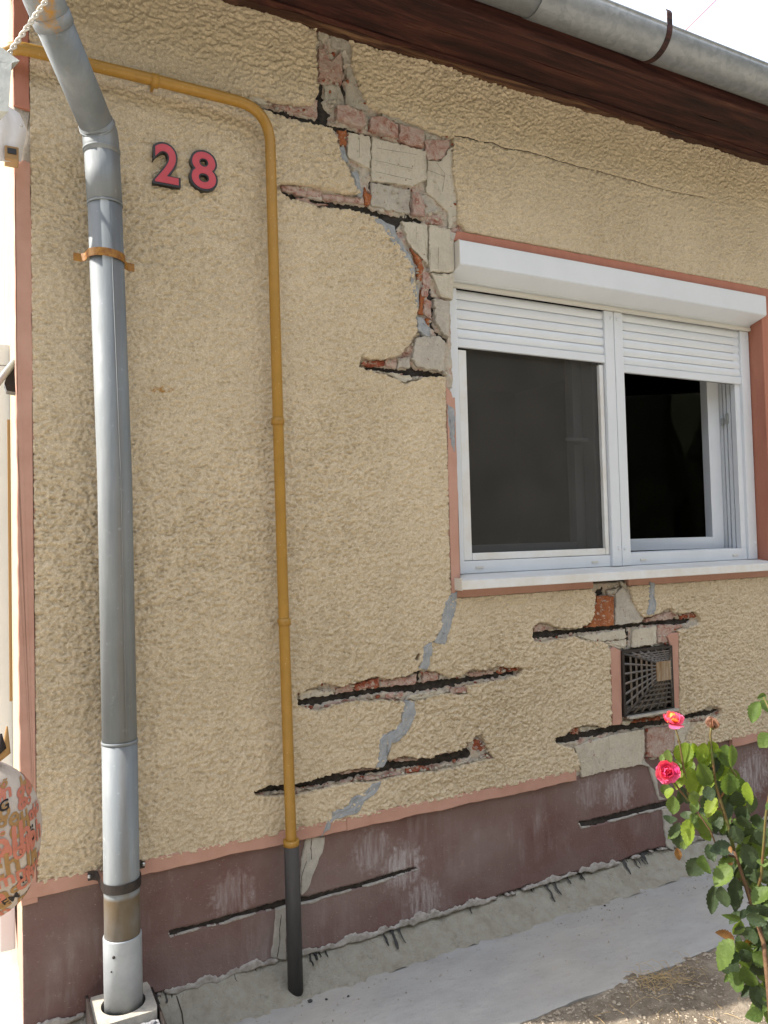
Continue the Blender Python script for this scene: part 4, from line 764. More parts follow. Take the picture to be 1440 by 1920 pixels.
# --- gas pipe
GYP = -.058; gr_ = .0175
gp = thing('gas_pipe', (W(555, 1885, GYP).x, GYP, 0), 'ochre painted gas pipe with black lower sleeve, crossing and descending the wall', 'pipe')
zc = 2.862; gx_t = W(508, 330, GYP).x; gx_b = W(545.5, 1560, GYP).x; gx_0 = W(555, 1880, GYP).x
path = bez((-.045, .12, zc), (-.045, GYP, zc), (.035, GYP, zc), 8)+[(.39, GYP, zc+.002)]+bez((gx_t-.11, GYP, zc), (gx_t-.002, GYP, zc-.003), (gx_t, GYP, zc-.12), 10)+[(gx_t+.011, GYP, 1.33), (gx_b, GYP, .50), (gx_b, GYP, .45)]
tube('pipe_run', path, gr_, M['ochre'], gp, 24)
tube('sleeve', [(gx_b, GYP, .475), (gx_b+.001, GYP, .47), (gx_0, GYP, -.002)], [.022, .0245, .0245], M['sleeve'], gp, 24); ring('sleeve_mouth', (gx_b, GYP, .478), (0, 0, 1), .0255, .018, M['ochre'], gp)
def clip(p, t, parent):
    o = ring('pipe_clip', p, t, gr_+.0035, .022, M['ochre'], parent, 20); v = Vector(p); box('clip_screw', v.x-.003, v.x+.003, v.y-gr_-.006, v.y-gr_, v.z-.003, v.z+.003, M['ochre'], o, .001)
    box('clip_stem', v.x-.004, v.x+.004, v.y+gr_, .0, v.z-.004, v.z+.004, M['ochre'], o, 0)
clip(Vector((W(290, 152, GYP).x, GYP, zc)), (1, 0, 0), gp); clip(W(521, 790, GYP), (0, 0, 1), gp); clip(W(533, 1166, GYP), (0, 0, 1), gp)
# --- house number
def digit(ch, px0, px1, py0, py1, label):
    a = W(px0, (py0+py1)/2, -.02); b = W(px1, (py0+py1)/2, -.02); cx = (a.x+b.x)/2; wd = b.x-a.x
    t = W((px0+px1)/2, py0, -.02).z; bt = W((px0+px1)/2, py1, -.02).z; cz = (t+bt)/2; ht = t-bt
    root = thing('house_number', (cx, 0, cz), label, 'house number', 'house number digits')
    def layer(nm, off, y0, y1, mat):
        cu = bpy.data.curves.new(nm, 'FONT'); cu.body = ch; cu.extrude = abs(y1-y0)/2; cu.offset = off; cu.bevel_depth = 0; cu.resolution_u = 6
        tmp = bpy.data.objects.new(nm, cu); C.objects.link(tmp); bpy.context.view_layer.update()
        dg = bpy.context.evaluated_depsgraph_get(); me = bpy.data.meshes.new_from_object(tmp.evaluated_get(dg)); bpy.data.objects.remove(tmp)
        co_ = np.array([v.co for v in me.vertices]); lo, hi = co_.min(0), co_.max(0)
        grow = off*0
        e = 0 if nm == 'digit_body' else .013
        for v in me.vertices:
            u_ = (v.co.x-lo[0])/(hi[0]-lo[0])-.5; w_ = (v.co.y-lo[1])/(hi[1]-lo[1])-.5
            v.co = (cx+u_*(wd-e), y0+(y1-y0)*(.5-(v.co.z)/(hi[2]-lo[2])), cz+w_*(ht-e))
        me.materials.clear(); me.materials.append(mat); link(bpy.data.objects.new(nm, me), root)
        bm_ = bmesh.new(); bm_.from_mesh(me); bmesh.ops.recalc_face_normals(bm_, faces=bm_.faces); bm_.to_mesh(me); bm_.free()
    layer('digit_body', .045, -.022, .002, M['black']); layer('digit_face', .018, -.0235, -.0222, M['redface'])
digit('2', 286, 338, 268, 348, 'red faced black house number digit two on the stucco'); digit('8', 355, 408, 282, 358, 'red faced black house number digit eight on the stucco')
# --- pyramid vent grille
vg = thing('vent_grille', ((gx0+gx1)/2, 0, gz0), 'square rusty iron vent grille, pyramid shaped, under the window', 'vent')
bm = bmesh.new(); t_ = .012
bbox(bm, gx0, gx0+t_, -.012, .03, gz0, gz1); bbox(bm, gx1-t_, gx1, -.012, .03, gz0, gz1); bbox(bm, gx0+t_, gx1-t_, -.012, .03, gz1-t_, gz1); bbox(bm, gx0+t_, gx1-t_, -.014, .03, gz0, gz0+t_); bmobj('grille_frame', bm, M['blackmetal'], vg)
box('drip_ledge', gx0+.01, gx1+.004, -.035, -.013, gz0-.004, gz0+.006, M['drain'], vg, .002)
AX0, AX1, AZ0, AZ1, AY = 2.392, 2.467, .822, .895, -.075
def corner(i): return [Vector((gx0+t_, -.008, gz1-t_)), Vector((gx1-t_, -.008, gz1-t_)), Vector((gx1-t_, -.008, gz0+t_)), Vector((gx0+t_, -.008, gz0+t_))][i % 4]
def apex(i): return [Vector((AX0, AY, AZ1)), Vector((AX1, AY, AZ1)), Vector((AX1, AY, AZ0)), Vector((AX0, AY, AZ0))][i % 4]
for f_i in range(4):
    bm = bmesh.new(); a, b, c_, d_ = corner(f_i), corner(f_i+1), apex(f_i), apex(f_i+1)
    for k_ in range(7):
        t = k_/6; p, q = a.lerp(b, t), c_.lerp(d_, t)
        r0_, r1_ = (.0060, .0045) if k_ in (0, 6) else (.0058, .0036)
        tube_bm(bm, [p, p.lerp(q, .5), q], [r0_, (r0_+r1_)/2, r1_], 6)
    for k_ in range(1, 6):
        t = (k_/6)**.9; tube_bm(bm, [a.lerp(c_, t), b.lerp(d_, t)], .0046, 6)
    o = bmobj('grille_bars', bm, M['iron'], vg); o['kind'] = 'stuff'
box('centre_plate', AX0-.004, AX1+.004, AY-.004, AY+.003, AZ0-.004, AZ1+.004, M['plate'], vg, .003)
box('vent_shaft', gx0+.014, gx1-.014, .09, .10, gz0+.014, gz1-.014, M['dark'], vg, 0)
# --- drain under the downpipe
dr = thing('drain_gully', (.26, -.14, 0), 'square drain gully with beige frame and pebbled grey lid under the downpipe', 'drain')
dz = .150; bm = bmesh.new(); seg = 32; cxd, cyd = .256, -.1; ro = PR*1.22
outer = []; inn = []
for i in range(seg):
    a = 2*math.pi*i/seg; c0, s0 = math.cos(a), math.sin(a); m_ = max(abs(c0)/.082, abs(s0)/.078); outer.append(bm.verts.new((cxd+c0/m_, cyd+s0/m_, dz))); inn.append(bm.verts.new((cxd+ro*c0, cyd+ro*s0, dz+.002)))
ob = [bm.verts.new((v.co.x, v.co.y, -.01)) for v in outer]; ib = [bm.verts.new((v.co.x, v.co.y, .05)) for v in inn]
for i in range(seg):
    j = (i+1) % seg; bm.faces.new((outer[i], outer[j], inn[j], inn[i])); bm.faces.new((outer[i], ob[i], ob[j], outer[j])); bm.faces.new((inn[i], inn[j], ib[j], ib[i]))
bm.faces.new(ib); bmobj('gully_frame', bm, M['drain'], dr)
box('side_plate', cxd-.092, cxd-.084, -.34, -.02, -.01, .158, M['blackmetal'], dr, .001); box('side_plate', cxd+.084, cxd+.090, -.34, -.05, -.01, .146, M['blackmetal'], dr, .001)
lid = box('lid', cxd-.080, cxd+.080, -.36, -.186, .0, .130, M['lid'], dr, .004); box('lid_gap', cxd-.080, cxd+.080, -.1855, -.179, .0, .120, M['dark'], dr, 0)
for r_ in range(7):
    for c__ in range(6):
        x = cxd-.068+c__*.026+(r_ % 2)*.013; y = -.20-r_*.0225
        if x > cxd+.072: continue
        bm = bmesh.new(); bmesh.ops.create_cone(bm, cap_ends=True, segments=8, radius1=.0115, radius2=.0075, depth=.006, matrix=Matrix.Translation((x, y, .132))); bmobj('lid_stud', bm, M['lid'], lid)
# --- gutter
gt = thing('roof_gutter', (2.0, -.385, 3.23), 'long galvanised half-round gutter under the roof edge', 'gutter')
GC, GR = Vector((0, -.385, 3.300)), .0755
def gutter(x0, x1, r, parent, nm):
    n_ = 20; ang = [math.pi+math.pi*i/n_ for i in range(n_+1)]
    P = [(GC.y+r*math.cos(a), GC.z+r*math.sin(a)) for a in ang]; Q = [(GC.y+(r-.0025)*math.cos(a), GC.z+(r-.0025)*math.sin(a)) for a in ang]
    vs = [(x, y, z) for x in (x0, x1) for y, z in P+Q[::-1]]; k = len(P)*2
    return mobj(nm, vs, [(i, (i+1) % k, k+(i+1) % k, k+i) for i in range(k)]+[tuple(range(k)), tuple(range(k, 2*k))], M['galvg'], parent, False)
sx = W(1152, 0).x
g1 = gutter(-.12, 1.615, GR, gt, 'gutter_section'); g2 = gutter(1.60, 5.2, GR+.0028, gt, 'gutter_section')
for o in (g1, g2): o.data.polygons.foreach_set('use_smooth', [len(p.vertices) == 4 for p in o.data.polygons])
tube('rolled_rim', [(-.12, GC.y-GR+.002, GC.z+.004), (5.2, GC.y-GR+.002, GC.z+.004)], .008, M['galvg'], gt, 12)
bxx = 2.085
def bracket(x):
    vs = []; n_ = 22; R_ = GR+.006
    pr = [(GC.y-R_+.004, GC.z+.062), (GC.y-R_-.001, GC.z+.05)]+[(GC.y+R_*math.cos(a), GC.z+R_*math.sin(a)) for a in [math.pi+math.pi*i/n_ for i in range(n_+1)]]+[(-.300, GC.z+.06)]
    for y, z in pr: vs += [(x-.0125, y, z), (x+.0125, y, z), (x-.0125, y+(.004 if y < GC.y else -.002), z+.003), (x+.0125, y+(.004 if y < GC.y else -.002), z+.003)]
    fs = []
    for i in range(len(pr)-1):
        for a, b in ((0, 1), (1, 3), (3, 2), (2, 0)): fs.append((4*i+a, 4*i+b, 4*i+4+b, 4*i+4+a))
    fs += [(0, 1, 3, 2), (4*len(pr)-4, 4*len(pr)-3, 4*len(pr)-1, 4*len(pr)-2)]
    mobj('gutter_bracket', vs, fs, M['soffit'], gt)
bracket(W(1249, 82, GC.y-.06).x); bracket(W(1249, 82, GC.y-.06).x-1.05); bracket(W(1249, 82, GC.y-.06).x+1.05)
# --- red overhead cable
tag(tube('overhead_cable', [Dp(1285, 58, 9), Dp(1345, -2, 10), Dp(1420, -78, 11)], .005, M['redwire'], None, 6), 'thin red cable crossing the sky above the gutter', 'cable')
# ================================================================== odds and ends at the left edge
LD = 1.85
lt = thing('hanging_lantern', Dp(-8, 210, LD), 'grey sheet metal lantern hanging on twisted wire at the upper left', 'lantern')
def cambox(name, pts_front, dpt, mat, parent):
    vs = [Dp(x, y, LD) for x, y in pts_front]; vs += [v+Vector((-.03, .09, 0))*dpt for v in vs]; n_ = len(pts_front)
    return mobj(name, vs, [tuple(range(n_)), tuple(range(2*n_-1, n_-1, -1))]+[(i, (i+1) % n_, n_+(i+1) % n_, n_+i) for i in range(n_)], mat, parent)
cambox('lantern_body', [(-70, 112), (22, 118), (16, 209), (-64, 205)], 1., M['zinc'], lt); cambox('lantern_roof', [(-90, 80), (2, 88), (37, 114), (22, 118), (-80, 108)], 1.15, M['zinc'], lt)
wa, wb = Dp(16, 102, LD+.02), Dp(90, -4, LD-.02); wc = Vector((.06, -.40, 3.24))
bm = bmesh.new()
for ph in (0, math.pi):
    P = []
    for i in range(70):
        t = i/69; c_ = wa.lerp(wb, t/.5) if t < .5 else wb.lerp(wc, (t-.5)/.5); a = ph+t*2*math.pi*9; P.append(c_+RT*.0042*math.cos(a)+FW*.0042*math.sin(a))
    tube_bm(bm, P, .0030, 6)
tw = bmobj('twisted_wire', bm, M['wire'], lt, True); tw['kind'] = 'stuff'
# white plastic-wrapped fitting on the corner
wr = thing('wrapped_fitting', (0, -.03, cbot), 'white crumpled plastic wrapped around a fitting on the house corner', 'fitting')
bm = bmesh.new(); rows = []
outl = [(200, -60, 18), (212, -66, 36), (228, -70, 44), (245, -70, 50), (262, -66, 48), (280, -55, 43), (292, -48, 41), (303, -45, 40)]
for py, xl_, xr_ in outl:
    row = []
    for i in range(17):
        t = i/16; px = xl_+(xr_-xl_)*t; yy = -.008-.055*math.sin(math.pi*min(1, max(0, t)))**.7+.006*math.sin(t*19+py*.05)+random.uniform(-.0015, .0015)
        row.append(bm.verts.new(W(px, py, yy)))
    rows.append(row)
for a, b in zip(rows, rows[1:]):
    for i in range(16): bm.faces.new((a[i], a[i+1], b[i+1], b[i]))
bmobj('plastic_wrap', bm, M['wrap'], wr, True)
hp = W(22, 288, -.065); box('brown_plug', hp.x-.018, hp.x+.018, hp.y-.004, hp.y+.05, hp.z-.018, hp.z+.020, M['brownhole'], wr, .003); box('plug_hole', hp.x-.011, hp.x+.012, hp.y-.006, hp.y+.0, hp.z-.003, hp.z+.013, M['black'], wr, .001)
sp_ = W(40, 236, -.05); bm = bmesh.new(); bmesh.ops.create_uvsphere(bm, u_segments=10, v_segments=6, radius=.004, matrix=Matrix.Translation(sp_)); bmobj('screw', bm, M['steel'], wr, True)
# black bracket with metal bar, fixed to the gable just behind the corner
bk = thing('gable_bracket', W(22, 735, .1), 'black bracket holding a grey metal bar at the left edge', 'bracket')
q = [(-.10, 1.86), (.004, 1.86), (.004, 1.955), (-.01, 1.962), (-.02, 1.94), (-.09, 1.88)]
zb0, zb1 = W(20, 735, .1).z, W(20, 684, .1).z
vs = [(x, y, z) for y in (.10, .16) for x, z in ((.003, zb0), (.003, zb1+.008), (-.008, zb1+.01), (-.028, zb0+.025), (-.022, zb0+.004))]
mobj('bracket_plate', vs, [(0, 1, 2, 3, 4), (9, 8, 7, 6, 5)]+[(i, (i+1) % 5, 5+(i+1) % 5, 5+i) for i in range(5)], M['blackmetal'], bk)
tube('metal_bar', [(.0, .11, zb1+.012), (-.035, .08, zb1-.045), (-.10, .04, zb1-.15)], .010, M['zinc'], bk, 10)
# printed bag hanging at the lower left
BC = Dp(-42, 1575, 1.78); bagt = thing('printed_bag', BC-Vector((0, 0, .19)), 'rounded bag printed with orange, golden and black lettering at the left edge', 'bag')
RV, RH = .182, .137
def bagr(lat): return math.cos(lat)**.8 if lat < 0 else math.cos(lat)**.95
def bagp(lon, lat, off=0.):
    r = RH*bagr(lat)*(1+.02*math.sin(5*lon+3*lat))+off; z = RV*math.sin(lat)
    return BC+Vector((r*math.cos(lon), r*math.sin(lon), z+.0*off))
bm = bmesh.new(); rows = [[bm.verts.new(bagp(2*math.pi*i/48, -math.pi/2*.985+math.pi*.97*j/30)) for i in range(48)] for j in range(31)]
for a, b in zip(rows, rows[1:]):
    for i in range(48): bm.faces.new((a[i], a[(i+1) % 48], b[(i+1) % 48], b[i]))
bm.faces.new(rows[0]); bm.faces.new(rows[-1]); bmobj('bag_body', bm, M['bag'], bagt, True)
tube('tied_neck', [BC+Vector((0, 0, RV*.96)), BC+Vector((.004, 0, RV*1.1)), BC+Vector((.03, -.005, RV*1.22))], [.032, .014, .028], M['bag'], bagt, 14)
ear = Dp(13, 1362, 1.78); tube('knot_tail', [BC+Vector((.02, -.01, RV*.93)), Dp(11, 1410, 1.77), ear], [.012, .011, .002], M['inkg'], bagt, 8); tube('knot_tail', [BC+Vector((.01, -.01, RV*.93)), Dp(4, 1402, 1.76), Dp(1, 1376, 1.76)], [.010, .009, .003], M['inkb'], bagt, 8)
tube('bag_cord', [BC+Vector((.0, 0, RV*1.05)), Vector((BC.x, GC.y-.02, 3.23))], .003, M['wire'], bagt, 8)
lon0 = math.atan2(-(FW.y), -(FW.x))
WO = [0]
def word(txt, du, dv, size, mat, rot=0., bold=.0):
    cu = bpy.data.curves.new('word', 'FONT'); cu.body = txt; cu.size = size; cu.offset = bold*size; cu.resolution_u = 3; cu.align_x = 'CENTER'; cu.align_y = 'CENTER'
    tmp = bpy.data.objects.new('word', cu); C.objects.link(tmp); bpy.context.view_layer.update(); me = bpy.data.meshes.new_from_object(tmp.evaluated_get(bpy.context.evaluated_depsgraph_get())); bpy.data.objects.remove(tmp)
    WO[0] = (WO[0]+.037) % 1
    bm = bmesh.new(); bm.from_mesh(me); bmesh.ops.triangulate(bm, faces=bm.faces); bmesh.ops.subdivide_edges(bm, edges=[e for e in bm.edges if e.calc_length() > size*.15], cuts=2); cr, sr = math.cos(rot), math.sin(rot)
    for v in bm.verts:
        x, y = v.co.x*cr-v.co.y*sr, v.co.x*sr+v.co.y*cr; lat = (dv+y)/RV; lat = max(-1.45, min(1.45, lat)); lon = lon0+(du+x)/(RH*max(.3, bagr(lat))); v.co = bagp(lon, lat, .0012+.0012*WO[0])
    bm.to_mesh(me); bm.free(); me.materials.clear(); me.materials.append(mat); link(bpy.data.objects.new('printed_word', me), bagt)
rb_ = random.Random(3)
for i in range(46):
    word(rb_.choice(('mö', 'll', 'sa', 'ge', 'oh', 'ch', 'en', 'hm', 'ag', 'S', 'ö', 'lh')), rb_.uniform(-.10, .22), rb_.uniform(-.175, .175), rb_.uniform(.035, .075), M[rb_.choice(('inko', 'inko', 'inkg', 'inkg'))], rb_.uniform(-.1, .3), .03)
for t, du, dv, s_, m_, r_ in (('sage', .10, .068, .060, 'inkg', .15), ('mölh', .105, .022, .085, 'inko', .08), ('n', .035, .008, .055, 'inkb', .05), ('sch', .105, -.030, .075, 'inkg', .1), ('öll', .165, .0, .06, 'inko', .1), ('EN', .075, -.072, .045, 'inkb', .1), ('mm', .14, -.058, .055, 'inko', .1), ('G', .11, .105, .035, 'inkb', .2), ('ag', .125, -.098, .065, 'inkg', .15),
 ('S', .055, .115, .06, 'inko', .1), ('lm', .17, -.075, .035, 'inkb', .3), ('EM', .125, -.125, .035, 'inkb', .3), ('mö', .06, -.12, .06, 'inko', .1), ('sa', .06, .05, .06, 'inko', .1), ('hl', .165, .055, .055, 'inkg', .1), ('or', .09, -.15, .06, 'inkg', .2), ('g', .20, -.03, .06, 'inkg', .1), ('ö', .195, .02, .05, 'inkb', .1)):
    word(t, du, dv, s_, M[m_], r_, .02)
# ================================================================== rose bush
RD = 1.95
rose = thing('rose_bush', (Dp(1460, 1990, 1.85).x, Dp(1460, 1990, 1.85).y, -.04), 'leafy rose bush with pink and yellow blooms in front of the plinth', 'rose bush')
def z6(a, b, d=RD): return Dp(1140+a/4.8, 1280+b/4.8, d)
def z7(a, b, d=RD): return Dp(1140+a/4.8, 1580+b/4.8, d)
base = Vector((rose.location.x, rose.location.y, -.06))
tube('stem', [base, z7(1440, 1250, 1.88), z7(1400, 900, 1.92), z7(1300, 580, 1.94), z7(1235, 380, 1.95), z7(1180, 200, 1.95), z7(1130, 60, 1.95)], [.008, .0065, .0055, .005, .0045, .004, .0035], M['stemold'], rose, 10)
tube('stem', [z7(1130, 60), z6(1090, 1310), z6(1010, 1060), z6(965, 900), z6(935, 620), z6(920, 470), z6(935, 380)], [.005, .0045, .004, .0035, .003, .0028, .0028], M['stem'], rose, 8)
tube('stem', [z6(1040, 1150), z6(880, 1090), z6(720, 1060), z6(640, 960), z6(560, 840)], [.004, .003, .0028, .0024, .002], M['stem'], rose, 8)
tube('stem', [z6(790, 1160), z6(720, 1000), z6(670, 700), z6(640, 520), z6(600, 385)], [.003, .003, .0026, .0022, .002], M['stem'], rose, 8)
tube('stem', [z7(1300, 600), z7(1380, 300, 1.9), z6(1420, 1200, 1.88), z6(1500, 700, 1.85), z6(1480, 300, 1.85), z6(1400, 130, 1.88)], [.004, .0035, .003, .003, .0025, .002], M['stem'], rose, 8)
tube('stem', [z6(1000, 1050), z6(1150, 830), z6(1110, 780), z6(1040, 640)], [.0035, .003, .0025, .002], M['stem'], rose, 8)
tube('stem', [z7(1150, 130), z7(1000, 90), z6(920, 1330), z6(760, 1100)], [.003, .0025, .002, .002], M['stemold'], rose, 8)
for i in range(14):
    t = i/13; p = z7(1290, 560).lerp(z7(1215, 330), t)+RT*random.choice((-1, 1))*.006
    bm = bmesh.new(); bmesh.ops.create_cone(bm, cap_ends=True, segments=5, radius1=.0035, radius2=.0003, depth=.009, matrix=Matrix.Translation(p) @ (RT*random.choice((-1, 1))).to_track_quat('Z', 'Y').to_matrix().to_4x4()); bmobj('thorn', bm, M['stemold'], rose)
def leafmesh(mat, cup, bend, seed):
    r = random.Random(seed); n_ = 14; vs = []; 
    for i in range(n_+1):
        t = i/n_; wdt = .5*math.sin(math.pi*t**.82)**.8*(1 if i % 2 else .86); zc_ = bend*(t*t)-.02*math.sin(math.pi*t); ww = r.uniform(-.02, .02)
        vs += [(-wdt, t, zc_+cup*abs(wdt)+ww), (-wdt*.5, t, zc_+cup*.35*abs(wdt)+.02), (0, t, zc_), (wdt*.5, t, zc_+cup*.35*abs(wdt)+.02), (wdt, t, zc_+cup*abs(wdt)-ww)]
    fs = [(5*i+j, 5*i+j+1, 5*i+6+j, 5*i+5+j) for i in range(n_) for j in range(4)]
    me = bpy.data.meshes.new('leaf'); me.from_pydata(vs, [], fs); me.polygons.foreach_set('use_smooth', [True]*len(fs)); me.materials.append(mat); return me
LM = {k: [leafmesh(M['leaf'+k], c_, b_, s_) for c_, b_, s_ in ((.5, -.25, 1), (.8, .2, 2), (.3, -.5, 3), (.65, .4, 4), (.9, -.1, 5))] for k in 'lmdb'}
def leaf(bp, tp, wpx, kind, tilt=None, rnd=random):
    ax = tp-bp; L = ax.length; y_ = ax.normalized(); v_ = (EYE-bp).normalized(); nrm = (v_-y_*v_.dot(y_)).normalized()
    nrm = (Matrix.Rotation(rnd.uniform(-.75, .75) if tilt is None else tilt, 3, y_) @ nrm); nrm = (nrm+Vector((-.15, 0, .35))*rnd.uniform(0, 1)); nrm = (nrm-y_*nrm.dot(y_)).normalized(); x_ = y_.cross(nrm)
    o = bpy.data.objects.new('leaf', rnd.choice(LM[kind])); m = Matrix((x_, y_, nrm)).transposed().to_4x4(); m.translation = bp
    o.matrix_basis = m @ Matrix.Diagonal((wpx, L, (wpx+L)/2*.55, 1)); link(o, rose)
rr = random.Random(11)
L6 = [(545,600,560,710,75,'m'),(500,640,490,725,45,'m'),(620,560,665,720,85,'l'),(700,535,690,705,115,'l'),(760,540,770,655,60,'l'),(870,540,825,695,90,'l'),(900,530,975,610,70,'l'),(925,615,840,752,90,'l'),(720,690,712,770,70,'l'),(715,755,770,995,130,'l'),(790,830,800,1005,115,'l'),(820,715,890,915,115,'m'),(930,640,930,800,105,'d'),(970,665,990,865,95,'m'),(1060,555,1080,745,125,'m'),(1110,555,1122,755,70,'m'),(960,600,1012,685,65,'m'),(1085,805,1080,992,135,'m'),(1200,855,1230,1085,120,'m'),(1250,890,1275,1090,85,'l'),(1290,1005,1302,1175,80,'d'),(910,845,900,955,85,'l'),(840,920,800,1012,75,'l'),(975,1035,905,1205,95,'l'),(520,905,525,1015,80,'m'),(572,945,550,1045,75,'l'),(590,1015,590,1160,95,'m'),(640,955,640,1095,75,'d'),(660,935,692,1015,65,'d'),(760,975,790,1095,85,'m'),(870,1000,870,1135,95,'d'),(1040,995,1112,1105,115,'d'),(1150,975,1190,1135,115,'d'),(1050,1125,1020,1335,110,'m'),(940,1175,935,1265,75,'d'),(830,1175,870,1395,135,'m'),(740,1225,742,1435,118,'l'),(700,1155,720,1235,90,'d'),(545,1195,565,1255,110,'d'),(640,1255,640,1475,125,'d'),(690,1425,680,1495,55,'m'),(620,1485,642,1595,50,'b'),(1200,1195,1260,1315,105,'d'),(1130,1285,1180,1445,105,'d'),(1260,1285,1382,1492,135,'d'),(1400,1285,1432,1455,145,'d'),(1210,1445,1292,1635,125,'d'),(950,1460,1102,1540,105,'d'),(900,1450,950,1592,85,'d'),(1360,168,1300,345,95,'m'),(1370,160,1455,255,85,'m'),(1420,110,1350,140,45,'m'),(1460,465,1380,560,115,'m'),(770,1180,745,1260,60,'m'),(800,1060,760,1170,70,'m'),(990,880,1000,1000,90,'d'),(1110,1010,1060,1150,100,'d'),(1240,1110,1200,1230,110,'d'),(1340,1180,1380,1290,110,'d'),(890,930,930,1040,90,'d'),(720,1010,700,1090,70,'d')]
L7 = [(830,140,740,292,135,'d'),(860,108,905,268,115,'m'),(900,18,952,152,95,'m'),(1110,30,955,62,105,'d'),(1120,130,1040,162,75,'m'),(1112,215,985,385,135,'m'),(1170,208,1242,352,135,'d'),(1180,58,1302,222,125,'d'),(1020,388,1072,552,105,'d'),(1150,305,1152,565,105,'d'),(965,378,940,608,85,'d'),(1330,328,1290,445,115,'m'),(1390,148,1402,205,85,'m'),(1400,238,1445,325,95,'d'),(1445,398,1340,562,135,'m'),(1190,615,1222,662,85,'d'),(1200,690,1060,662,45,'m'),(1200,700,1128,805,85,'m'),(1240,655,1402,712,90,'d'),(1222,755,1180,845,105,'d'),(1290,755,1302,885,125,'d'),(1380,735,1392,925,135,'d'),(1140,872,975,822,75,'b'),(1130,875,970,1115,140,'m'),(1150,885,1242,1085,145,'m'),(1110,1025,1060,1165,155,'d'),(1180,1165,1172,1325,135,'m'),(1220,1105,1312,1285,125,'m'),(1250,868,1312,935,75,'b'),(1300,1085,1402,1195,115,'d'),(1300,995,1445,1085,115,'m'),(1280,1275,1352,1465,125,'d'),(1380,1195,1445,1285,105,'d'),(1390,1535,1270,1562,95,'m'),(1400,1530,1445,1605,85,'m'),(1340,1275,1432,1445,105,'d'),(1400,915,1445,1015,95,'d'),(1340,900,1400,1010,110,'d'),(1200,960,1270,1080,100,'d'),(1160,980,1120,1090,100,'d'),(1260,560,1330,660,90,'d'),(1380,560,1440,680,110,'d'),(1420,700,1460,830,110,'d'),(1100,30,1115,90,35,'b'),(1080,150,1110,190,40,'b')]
for lst, fz_ in ((L6, z6), (L7, z7)):
    for a, b, c_, d_, wp, kd in lst:
        dep = RD+rr.uniform(-.06, .06); leaf(fz_(a, b, dep), fz_(c_+(c_-a)*.12, d_+(d_-b)*.12, dep+rr.uniform(-.018, .018)), wp/4.8*dep/F*1.36, kd, None, rr)
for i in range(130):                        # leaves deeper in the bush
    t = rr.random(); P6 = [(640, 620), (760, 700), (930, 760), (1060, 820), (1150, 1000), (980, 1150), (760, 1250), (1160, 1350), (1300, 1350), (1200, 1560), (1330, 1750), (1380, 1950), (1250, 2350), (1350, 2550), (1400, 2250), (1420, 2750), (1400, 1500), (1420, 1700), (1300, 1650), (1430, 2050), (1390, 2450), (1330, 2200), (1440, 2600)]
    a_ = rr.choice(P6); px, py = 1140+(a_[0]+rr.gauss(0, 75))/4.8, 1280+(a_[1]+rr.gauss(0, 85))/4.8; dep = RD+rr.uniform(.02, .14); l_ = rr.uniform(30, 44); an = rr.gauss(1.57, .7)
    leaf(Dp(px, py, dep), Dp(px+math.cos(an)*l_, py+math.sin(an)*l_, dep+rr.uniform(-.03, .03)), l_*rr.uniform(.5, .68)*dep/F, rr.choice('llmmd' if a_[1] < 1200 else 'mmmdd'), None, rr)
for i in range(70):                        # the bush goes on to the right, outside the picture
    px, py = rr.uniform(1445, 1640), rr.uniform(1330, 1960); dep = RD+rr.uniform(-.2, .1); a = rr.uniform(0, 6.28); l_ = rr.uniform(28, 42)
    leaf(Dp(px, py, dep), Dp(px+math.cos(a)*l_*.6, py+abs(math.sin(a))*l_, dep+rr.uniform(-.02, .02)), l_*.62*dep/F, rr.choice('mmdd'), None, rr)
def petalmesh(mat, cup):
    vs = []; n_ = 6; m_ = 5
    for i in range(n_+1):
        t = i/n_; wdt = .55*math.sin(math.pi*(.12+.80*t))**.8
        for j in range(m_):
            s_ = j/(m_-1)*2-1; vs.append((s_*wdt, t, cup*(s_*s_*.35+t*t*.55)-.12*math.sin(math.pi*t)+.05*math.sin(7*s_+5*t)*t))
    me = bpy.data.meshes.new('petal'); me.from_pydata(vs, [], [(m_*i+j, m_*i+j+1, m_*i+m_+1+j, m_*i+m_+j) for i in range(n_) for j in range(m_-1)]); me.polygons.foreach_set('use_smooth', [True]*len(me.polygons)); me.materials.append(mat); return me
PM = {k: [petalmesh(M[k], c_) for c_ in (.25, .5, -.2)] for k in ('petal', 'petaly', 'petalw')}
def flower(c, r, axis, spec, seed, label):
    r_ = random.Random(seed); ax = Vector(axis).normalized(); ref = ax.orthogonal().normalized()
    bm = bmesh.new(); bmesh.ops.create_uvsphere(bm, u_segments=10, v_segments=8, radius=r*.2, matrix=Matrix.Translation(c-ax*r*.2)); fl = bmobj('flower', bm, M['stem'], rose, True); fl['label'] = label
    for n_, open_, ln, key in spec:
        o0 = r_.uniform(0, 6)
        for i in range(n_):
            a = o0+2*math.pi*i/n_+r_.uniform(-.15, .15); side = Matrix.Rotation(a, 3, ax) @ ref; op = open_+r_.uniform(-.12, .12)
            y_ = (side*math.sin(op)+ax*math.cos(op)).normalized(); z_ = (ax*math.sin(op)-side*math.cos(op)).normalized(); x_ = y_.cross(z_)
            m = Matrix((x_, y_, z_)).transposed().to_4x4(); m.translation = c-ax*r*.15; s_ = ln*r*r_.uniform(.85, 1.1)
            o = bpy.data.objects.new('petal', r_.choice(PM[key])); o.matrix_basis = m @ Matrix.Diagonal((s_*1.05, s_, s_, 1)); link(o, fl)
tocam = -FW
